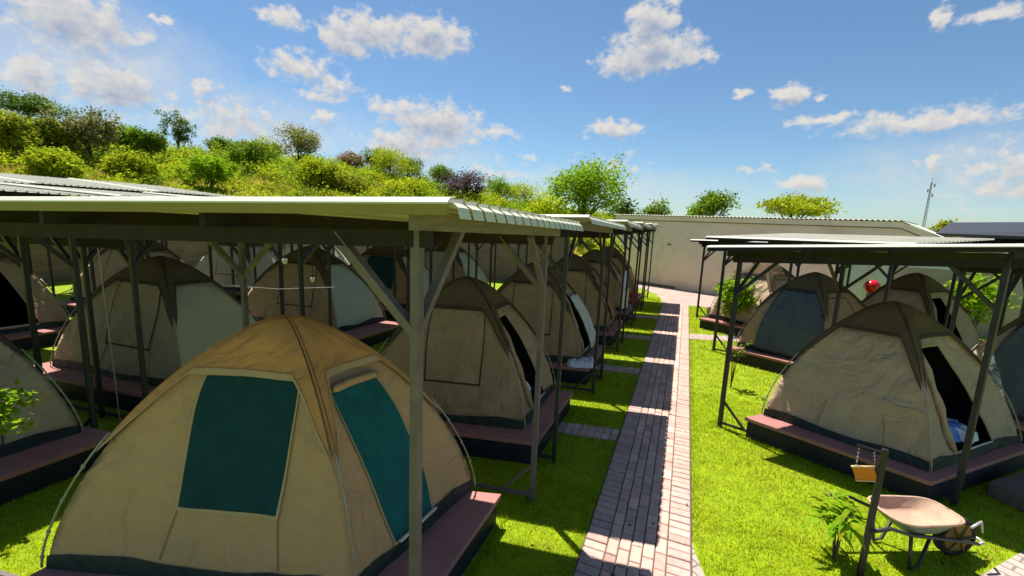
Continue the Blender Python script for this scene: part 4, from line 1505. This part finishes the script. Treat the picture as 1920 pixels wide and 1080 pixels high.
tree('bush_tree', 'yellow flowering bush behind the posts at the end of the left row', 'bush', -3.3, 20.2, 0, 1.9, 2.5, 'lemon', 19, clumps=60, per=30, leaf=.07, crown_from=.1, spread=.14)
tree('bush_tree', 'olive tree top beyond the dark roofed shed', 'tree', 33, 66, .3, 5.0, 4.6, 'olive', 20, clumps=50, per=26, leaf=.18, crown_from=.3, spread=.3)

HILL = [('umbrella', -119.9, 44.8, 16.4, 10.0, 6.4), ('palm', -115.4, 55.4, 14.0, 6.1, 4.0), ('tall', -110.3, 65.0, 12.3, 6.1, 8.6), ('bare', -106.6, 70.9, 12.8, 7.0, 3.7), ('red', -102.6, 76.5, 13.6, 6.8, 3.3),
        ('brown', -82.8, 73.7, 11.6, 10.0, 7.3), ('rust', -86.9, 94.0, 11.8, 8.5, 5.4), ('darkr', -74.8, 103.8, 10.7, 9.2, 6.2), ('purple', -45.4, 82.7, 5.1, 9.6, 5.4), ('darkbare', -50.1, 117.8, 5.6, 11.3, 6.5),
        ('greymound', -78.1, 34.9, 7.8, 6.9, 5.7), ('bright', -60.5, 39.5, 4.4, 5.3, 4.3), ('green', -88.7, 47.9, 9.6, 5.2, 4.4), ('green2', -76.6, 56.8, 8.5, 7.0, 5.2), ('olive', -78.8, 31.1, 7.9, 4.6, 4.7),
        ('yell', -59.0, 56.8, 6.4, 7.2, 4.3), ('yell2', -69.4, 89.7, 9.9, 11.8, 7.0), ('round', -67.8, 108.6, 9.5, 8.2, 5.4), ('lemon', -50.0, 70.2, 5.4, 7.8, 3.0), ('olive2', -75.2, 26.3, 7.3, 4.2, 4.6),
        ('green3', -93.3, 46.1, 10.1, 4.8, 4.6), ('yell3', -68.9, 35.5, 5.1, 5.5, 3.1), ('yell4', -100.2, 79.6, 13.0, 8.2, 4.7), ('green4', -81.7, 98.5, 12.0, 8.5, 6.1), ('bright2', -52.2, 116.9, 6.1, 9.4, 6.8),
        ('lemon2', -44.9, 119.9, 5.7, 12.6, 6.2), ('yell5', -65.8, 26.6, 4.8, 5.1, 2.9), ('olive4', -55.2, 60.2, 5.5, 7.9, 3.3), ('green6', -105.6, 72.4, 13.0, 6.5, 3.8), ('dark5', -117.3, 51.3, 13.6, 5.0, 3.6)]
HK = {'umbrella': ('dark', 'wide dark umbrella shaped tree on the hilltop at the left edge'), 'palm': ('dark', 'spiky dark bluish tree on the ridge left of the tall tree'),
      'tall': ('dark', 'tall dark tree standing alone against the sky on the ridge'), 'bare': ('grey', 'thin nearly bare tree on the ridge right of the tall dark tree'),
      'red': ('red', 'red flowering tree on the ridge'), 'brown': ('brown', 'broad brownish green tree standing highest at the middle of the ridge'),
      'rust': ('rust', 'rust coloured tree on the slope right of the broad brownish one'), 'darkr': ('dark', 'dark green tree on the skyline at the right part of the ridge'),
      'purple': ('purple', 'dark purple leaved tree low on the right end of the hill'), 'darkbare': ('purple', 'dark thin flat tree at the right end of the ridge'),
      'greymound': ('grey', 'large dull grey green mound of a tree on the left slope'), 'bright': ('bright', 'vivid green bush low on the slope just above the roofs'),
      'green': ('green', 'round green tree on the slope below the tall dark tree'), 'green2': ('green', 'leafy green tree below the red flowering one'),
      'olive': ('olive', 'olive tree on the left slope under the umbrella shaped tree'), 'yell': ('yellow', 'spreading yellow acacia low in the middle of the hill'),
      'yell2': ('yellow', 'wide yellow green tree on the right slope'), 'round': ('green', 'small round green tree on the right of the skyline'),
      'lemon': ('lemon', 'lemon coloured bush low on the right slope'), 'olive2': ('olive', 'olive tree at the left edge of the slope'),
      'green3': ('bright', 'fresh green tree on the left shoulder below the spiky one'), 'yell3': ('yellow', 'low yellow bush on the slope above the left roofs'),
      'yell4': ('yellow', 'yellowish tree on the ridge right of the red flowering one'), 'green4': ('green', 'green tree on the upper right slope beside the rust coloured one'),
      'bright2': ('bright', 'bright green tree near the foot of the hill at right'), 'lemon2': ('lemon', 'wide lemon green tree at the right foot of the hill'),
      'yell5': ('yellow', 'yellow green bush low at the left of the slope'), 'olive4': ('olive', 'olive bush low on the slope right of the spreading acacia'),
      'green6': ('green', 'green tree on the ridge under the nearly bare one'), 'dark5': ('dark', 'dark tree on the ridge between the umbrella shaped and the spiky tree')}
for i, (k, x, y, z, w, h) in enumerate(HILL):
    kind, lb = HK[k]
    kw = dict(clumps=150, per=30, leaf=.22, crown_from=.06, spread=w * .06)
    if k == 'umbrella': h *= .78; kw.update(crown_from=.30, flat=.6, clumps=170, lumps=9)
    if k == 'palm': kw.update(crown_from=.35, clumps=40, leaf=.42, spread=.35)
    if k == 'tall': kw.update(crown_from=.12, clumps=95, lumps=9)
    if k in ('bare', 'darkbare'): kw.update(crown_from=.5, clumps=22, per=14, limbs=14, flat=.5)
    if k == 'red': kw.update(crown_from=.3, clumps=50)
    z = float(terr(math.degrees(math.atan2(x, y)), math.hypot(x, y)))
    tree('hill_tree', lb, 'tree', x, y, z - .3, w * 1.35, h * 1.3, kind, 100 + i, group=None, **kw)


# scrub that covers the hillside as one mass
def scrub():
    r = np.random.default_rng(5)
    kinds = ['yellow', 'lemon', 'bright', 'green', 'bright', 'yellow', 'olive', 'green', 'olive']
    V, F, C, nv = [], [], [], 0
    for k in range(2300):
        az = r.uniform(-88, 24)
        rad = 42 + 92 * r.uniform(0, 1) ** .8
        if az > -12 and rad < 60: continue
        if rad < 82 and r.uniform() < .55: continue
        z = float(terr(az, rad)) - .1
        size = r.uniform(.9, 2.9) * (.6 + rad / 140)
        hgt = size * r.uniform(.55, 1.0)
        x, y = math.sin(D2R(az)) * rad, math.cos(D2R(az)) * rad
        kd = kinds[int(abs(math.sin(az * .35 + rad * .07) * 4.5 + r.uniform(0, 4.4)))]
        if rad < 78 and r.uniform() < .6: kd = 'yellow' if r.uniform() < .6 else 'lemon'
        p = crown_points(18, size, size, hgt, r, 4)
        p[:, 2] = np.abs(p[:, 2]) + hgt * .15
        v, f, c = leaves(p, 10, size * .14, .13 + .0010 * rad, GREEN[kd], r)
        v = v + np.array([x, y, z])
        V.append(v); F.append(f + nv); C.append(c); nv += len(v)
    o = np_mesh('scrub', np.vstack(V), np.vstack(F), np.vstack(C), M['leaf'])
    o['kind'] = 'stuff'
    # tall yellowing grass over the slope
    V, F, C = [], [], []
    n = 110000
    az = r.uniform(-90, 5, n); rad = 40 + 92 * r.uniform(0, 1, n) ** 1.2
    z = np.array(terr(az, rad)) - .12
    x, y = np.sin(np.radians(az)) * rad, np.cos(np.radians(az)) * rad
    a = r.uniform(0, 2 * np.pi, n); h = r.uniform(.35, .95, n); w = r.uniform(.10, .22, n)
    dx, dy = np.cos(a) * w, np.sin(a) * w
    lx, ly = r.normal(0, .15, n), r.normal(0, .15, n)
    v = np.stack([np.stack([x - dx, y - dy, z], 1), np.stack([x + dx, y + dy, z], 1), np.stack([x + lx, y + ly, z + h], 1)], 1).reshape(-1, 3)
    f = np.arange(3 * n).reshape(n, 3)
    base = np.array([(.45, .40, .03), (.36, .38, .025), (.48, .38, .08), (.30, .37, .02)])
    pt = (np.sin(az * .8 + rad * .15) + np.sin(rad * .33 - az * .3) + 2) / 4 * 3.99
    c = base[np.clip(pt + r.uniform(-.8, .8, n), 0, 3).astype(int)] * r.uniform(.8, 1.2, n)[:, None]
    o = np_mesh('hill_grass', v, f, c, M['grass'])
    o['kind'] = 'stuff'


scrub()


# garden plants
def stem_plant(label, x, y, h, nleaf, ll, kind, seed, stake=False, cat='plant', name='young_shrub', wid=.25):
    r = np.random.default_rng(seed)
    t = thing(name, label, cat, (x, y, 0))
    mb = MB()
    tips = []
    for k in range(4):
        a = r.uniform(0, 6.28); q = r.uniform(.3, 1) * wid * .5
        e = (x + math.cos(a) * q, y + math.sin(a) * q, h * r.uniform(.7, 1))
        mb.tube([(x, y, 0), (x + math.cos(a) * q * .2, y + math.sin(a) * q * .2, h * .45), e], [.010, .007, .004], 5)
        tips.append(e)
    mb.build('stem', M['bark'], t, smooth=True)
    mb = MB()
    cols = GREEN[kind]
    for k in range(nleaf):
        e = tips[k % 4]
        s = r.uniform(.45, 1)
        b = Vector((lerp(x, e[0], s), lerp(y, e[1], s), lerp(h * .35, e[2], s)))
        a = r.uniform(0, 6.28)
        d = Vector((math.cos(a), math.sin(a), r.uniform(-.1, .6))).normalized()
        sd = d.cross(Vector((0, 0, 1))).normalized()
        L = ll * r.uniform(.7, 1.25); W = L * .085
        p1 = b + d * L * .35 + Vector((0, 0, L * .06)); p2 = b + d * L * .7 - Vector((0, 0, L * .04)); p3 = b + d * L * .95 - Vector((0, 0, L * .28))
        c = tuple(q * r.uniform(.8, 1.25) for q in cols[k % 3])
        mb.add([b, p1 + sd * W, p1 - sd * W, p2 + sd * W * .9, p2 - sd * W * .9, p3], [(0, 1, 2), (2, 1, 3, 4), (4, 3, 5)], c)
    mb.build('leaves', M['leaf'], t)
    if stake:
        mb = MB(); mb.tube([(x + .01, y - .02, 0), (x + .02, y, h * .75)], .010, 6); mb.build('stake', M['bark'], t)
    return t


stem_plant('young long leaved plant with a stake beside the black sign post', 1.50, 4.30, .55, 90, .22, 'bright', 31, stake=True, wid=.34)
stem_plant('slim sapling with few leaves beside the left post of the front right shelter', 1.02, 8.55, 1.0, 40, .17, 'green', 32, wid=.45)
tree('garden_shrub', 'leafy green shrub on the right lawn in front of the far right shelter', 'shrub', 1.35, 13.6, 0, 1.5, 1.75, 'bright', 33, clumps=55, per=26, leaf=.065, crown_from=.15, spread=.11, lumps=7)
tree('garden_shrub', 'yellow green shrub against the boundary wall at the right', 'shrub', 7.9, 16.2, 0, 1.7, 2.1, 'bright', 34, clumps=60, per=26, leaf=.07, crown_from=.2, spread=.13)
tree('garden_shrub', 'bright green leafy shrub at the left edge in front', 'shrub', -5.60, 1.52, 0, .62, 1.36, 'bright', 35, clumps=60, per=14, leaf=.036, crown_from=.50, spread=.06, thick=.014)
mb = MB(); mb.box((1.05, 14.6, .22), (.42, .36, .44), .2); mb.build('planter', M['pot']); bpy.data.objects['planter']['label'] = 'small dark planter box at the foot of the far right shelter'; bpy.data.objects['planter']['category'] = 'planter'
bpy.data.objects['planter'].modifiers.new('bevel', 'BEVEL').width = .02


# ------------------------------------------------------------------ lawn grass blades
def grass():
    r = np.random.default_rng(3)
    bands = [(-6.5, 8.0, .6, 4.5, 5200, .022), (-7.5, 8.0, 4.5, 8.0, 2600, .026), (-6.5, 8.0, 8.0, 20.0, 800, .034)]
    V, C = [], []
    for x0, x1, y0, y1, dens, h0 in bands:
        n = int((x1 - x0) * (y1 - y0) * dens)
        x = r.uniform(x0, x1, n); y = r.uniform(y0, y1, n)
        ok = ~((x > -.608) & (x < .312))
        ok &= ~((x < -1.40) & (x > -4.0) & (y > 1.5))                         # under the left decks mostly hidden
        ok |= ((x < -1.40) & (x > -4.3) & ((np.mod(y - 3.5 + (x + 1.4) * -.22, 2.88) < 1.0)))
        for yc in (2.45, 5.55, 8.42, 11.2, 13.95):
            ok &= ~((x > -1.45) & (x < -.6) & (y > yc + (x + .62) * .17 - .02) & (y < yc + .36 + (x + .62) * .17))
        # side path on the right
        rx = [.31, .43, .62, .95, 1.5, 2.2, 2.73, 3.24, 4.0, 5.0, 8.0]; ry = [4.05, 3.55, 3.35, 3.33, 3.6, 4.2, 4.71, 5.22, 5.85, 6.9, 10]
        ok &= ~((x > .31) & (y < np.interp(x, rx, ry) + .02))
        ok &= ~((x > .31) & (x < 2.6) & (y > 11.9 + (x - .31) * .35) & (y < 12.5 + (x - .31) * .35))
        ok &= ~((y > 17.0) & (x > -.74)) & ~((y > 18.2) & (x > -1.3))
        x, y = x[ok], y[ok]; n = len(x)
        h = h0 * r.uniform(.6, 1.5, n); w = .0022 * r.uniform(.7, 1.5, n) * (1 + y / 5)
        a = r.uniform(0, 2 * np.pi, n)
        dx, dy = np.cos(a) * w, np.sin(a) * w
        lx, ly = r.normal(0, .35, n) * h, r.normal(0, .35, n) * h
        z = np.zeros(n)
        V.append(np.stack([np.stack([x - dx, y - dy, z], 1), np.stack([x + dx, y + dy, z], 1), np.stack([x + lx, y + ly, h], 1)], 1).reshape(-1, 3))
        base = np.array([(.45, .54, .002), (.36, .48, .002), (.52, .57, .004), (.54, .50, .04)])
        pat = np.sin(x * 2.1 + 1.3 * np.sin(y * 1.7)) * np.sin(y * 1.5 + 1.1 * np.sin(x * 2.6 + 1)) + .5 * np.sin(x * 6.1 + y * 4.3) * np.sin(y * 5.2 - x * 3.1)
        pick = np.where(r.uniform(0, 1, n) < np.clip(.10 + .22 * pat, .02, .4), 3, np.where(r.uniform(0, 1, n) < np.clip(.45 - .35 * pat, .1, .9), r.choice([0, 1], n), 2))
        C.append(base[pick] * r.uniform(.8, 1.2, n)[:, None])
    # longer tufts where the mower does not reach: along decks, posts and the path
    segs = [((-1.37, 1.7), (-1.37, 3.5), 500), ((-1.37, 4.5), (-1.37, 6.3), 400), ((-1.37, 7.4), (-1.37, 9.1), 250), ((.97, 6.47), (2.68, 5.62), 700), ((2.72, 5.62), (4.4, 7.25), 500),
            ((.345, 4.3), (.345, 11.8), 700), ((-.635, 1.2), (-.635, 5.4), 500), ((-.635, 6.2), (-.635, 8.4), 200), ((1.28, 10.45), (2.7, 9.55), 300)]
    posts = [(-1.24, 3.9), (-1.24, 4.69), (-1.24, 7.03), (-1.24, 1.8), (.72, 6.72), (3.0, 5.83), (1.65, 4.16), (1.5, 4.3), (.85, 11.0), (-1.24, 7.78)]
    for (p0, p1, n) in segs + [(p, p, 70) for p in posts]:
        q = r.uniform(0, 1, n); sp = .03 if p0 != p1 else .05
        x = p0[0] + (p1[0] - p0[0]) * q + r.normal(0, sp, n); y = p0[1] + (p1[1] - p0[1]) * q + r.normal(0, sp, n)
        h = r.uniform(.03, .085, n); w = .003 * r.uniform(.7, 1.4, n); a = r.uniform(0, 6.283, n)
        dx, dy = np.cos(a) * w, np.sin(a) * w
        lx, ly = r.normal(0, .4, n) * h, r.normal(0, .4, n) * h
        z = np.zeros(n)
        V.append(np.stack([np.stack([x - dx, y - dy, z], 1), np.stack([x + dx, y + dy, z], 1), np.stack([x + lx, y + ly, h], 1)], 1).reshape(-1, 3))
        C.append(np.array([(.30, .42, .004)]) * r.uniform(.7, 1.2, n)[:, None])
    # fallen leaves lying on lawn, path and decks
    n = 420
    x = r.uniform(-1.4, 5.0, n); y = .8 + 13 * r.uniform(0, 1, n) ** 1.5; a = r.uniform(0, 6.283, n); l = r.uniform(.012, .03, n)
    z = np.where((x > -.6) & (x < .31), .030, .028)
    dx, dy = np.cos(a) * l, np.sin(a) * l
    q0 = np.stack([x - dx, y - dy, z + .004], 1); q1 = np.stack([x + dy * .5, y - dx * .5, z], 1); q2 = np.stack([x + dx, y + dy, z + .006], 1); q3 = np.stack([x - dy * .5, y + dx * .5, z + .002], 1)
    lv = np.stack([q0, q1, q2, q3], 1).reshape(-1, 3)
    lc = np.array([(.20, .12, .04), (.30, .20, .05), (.14, .08, .03), (.32, .28, .06)])[r.integers(0, 4, n)]
    lo = np_mesh('fallen_leaves', lv, np.arange(4 * n).reshape(n, 4), lc, M['leaf'])
    lo['kind'] = 'stuff'
    v = np.vstack(V); c = np.vstack(C)
    f = np.arange(len(v)).reshape(-1, 3)
    o = np_mesh('grass', v, f, c, M['grass'])
    o['kind'] = 'stuff'


grass()
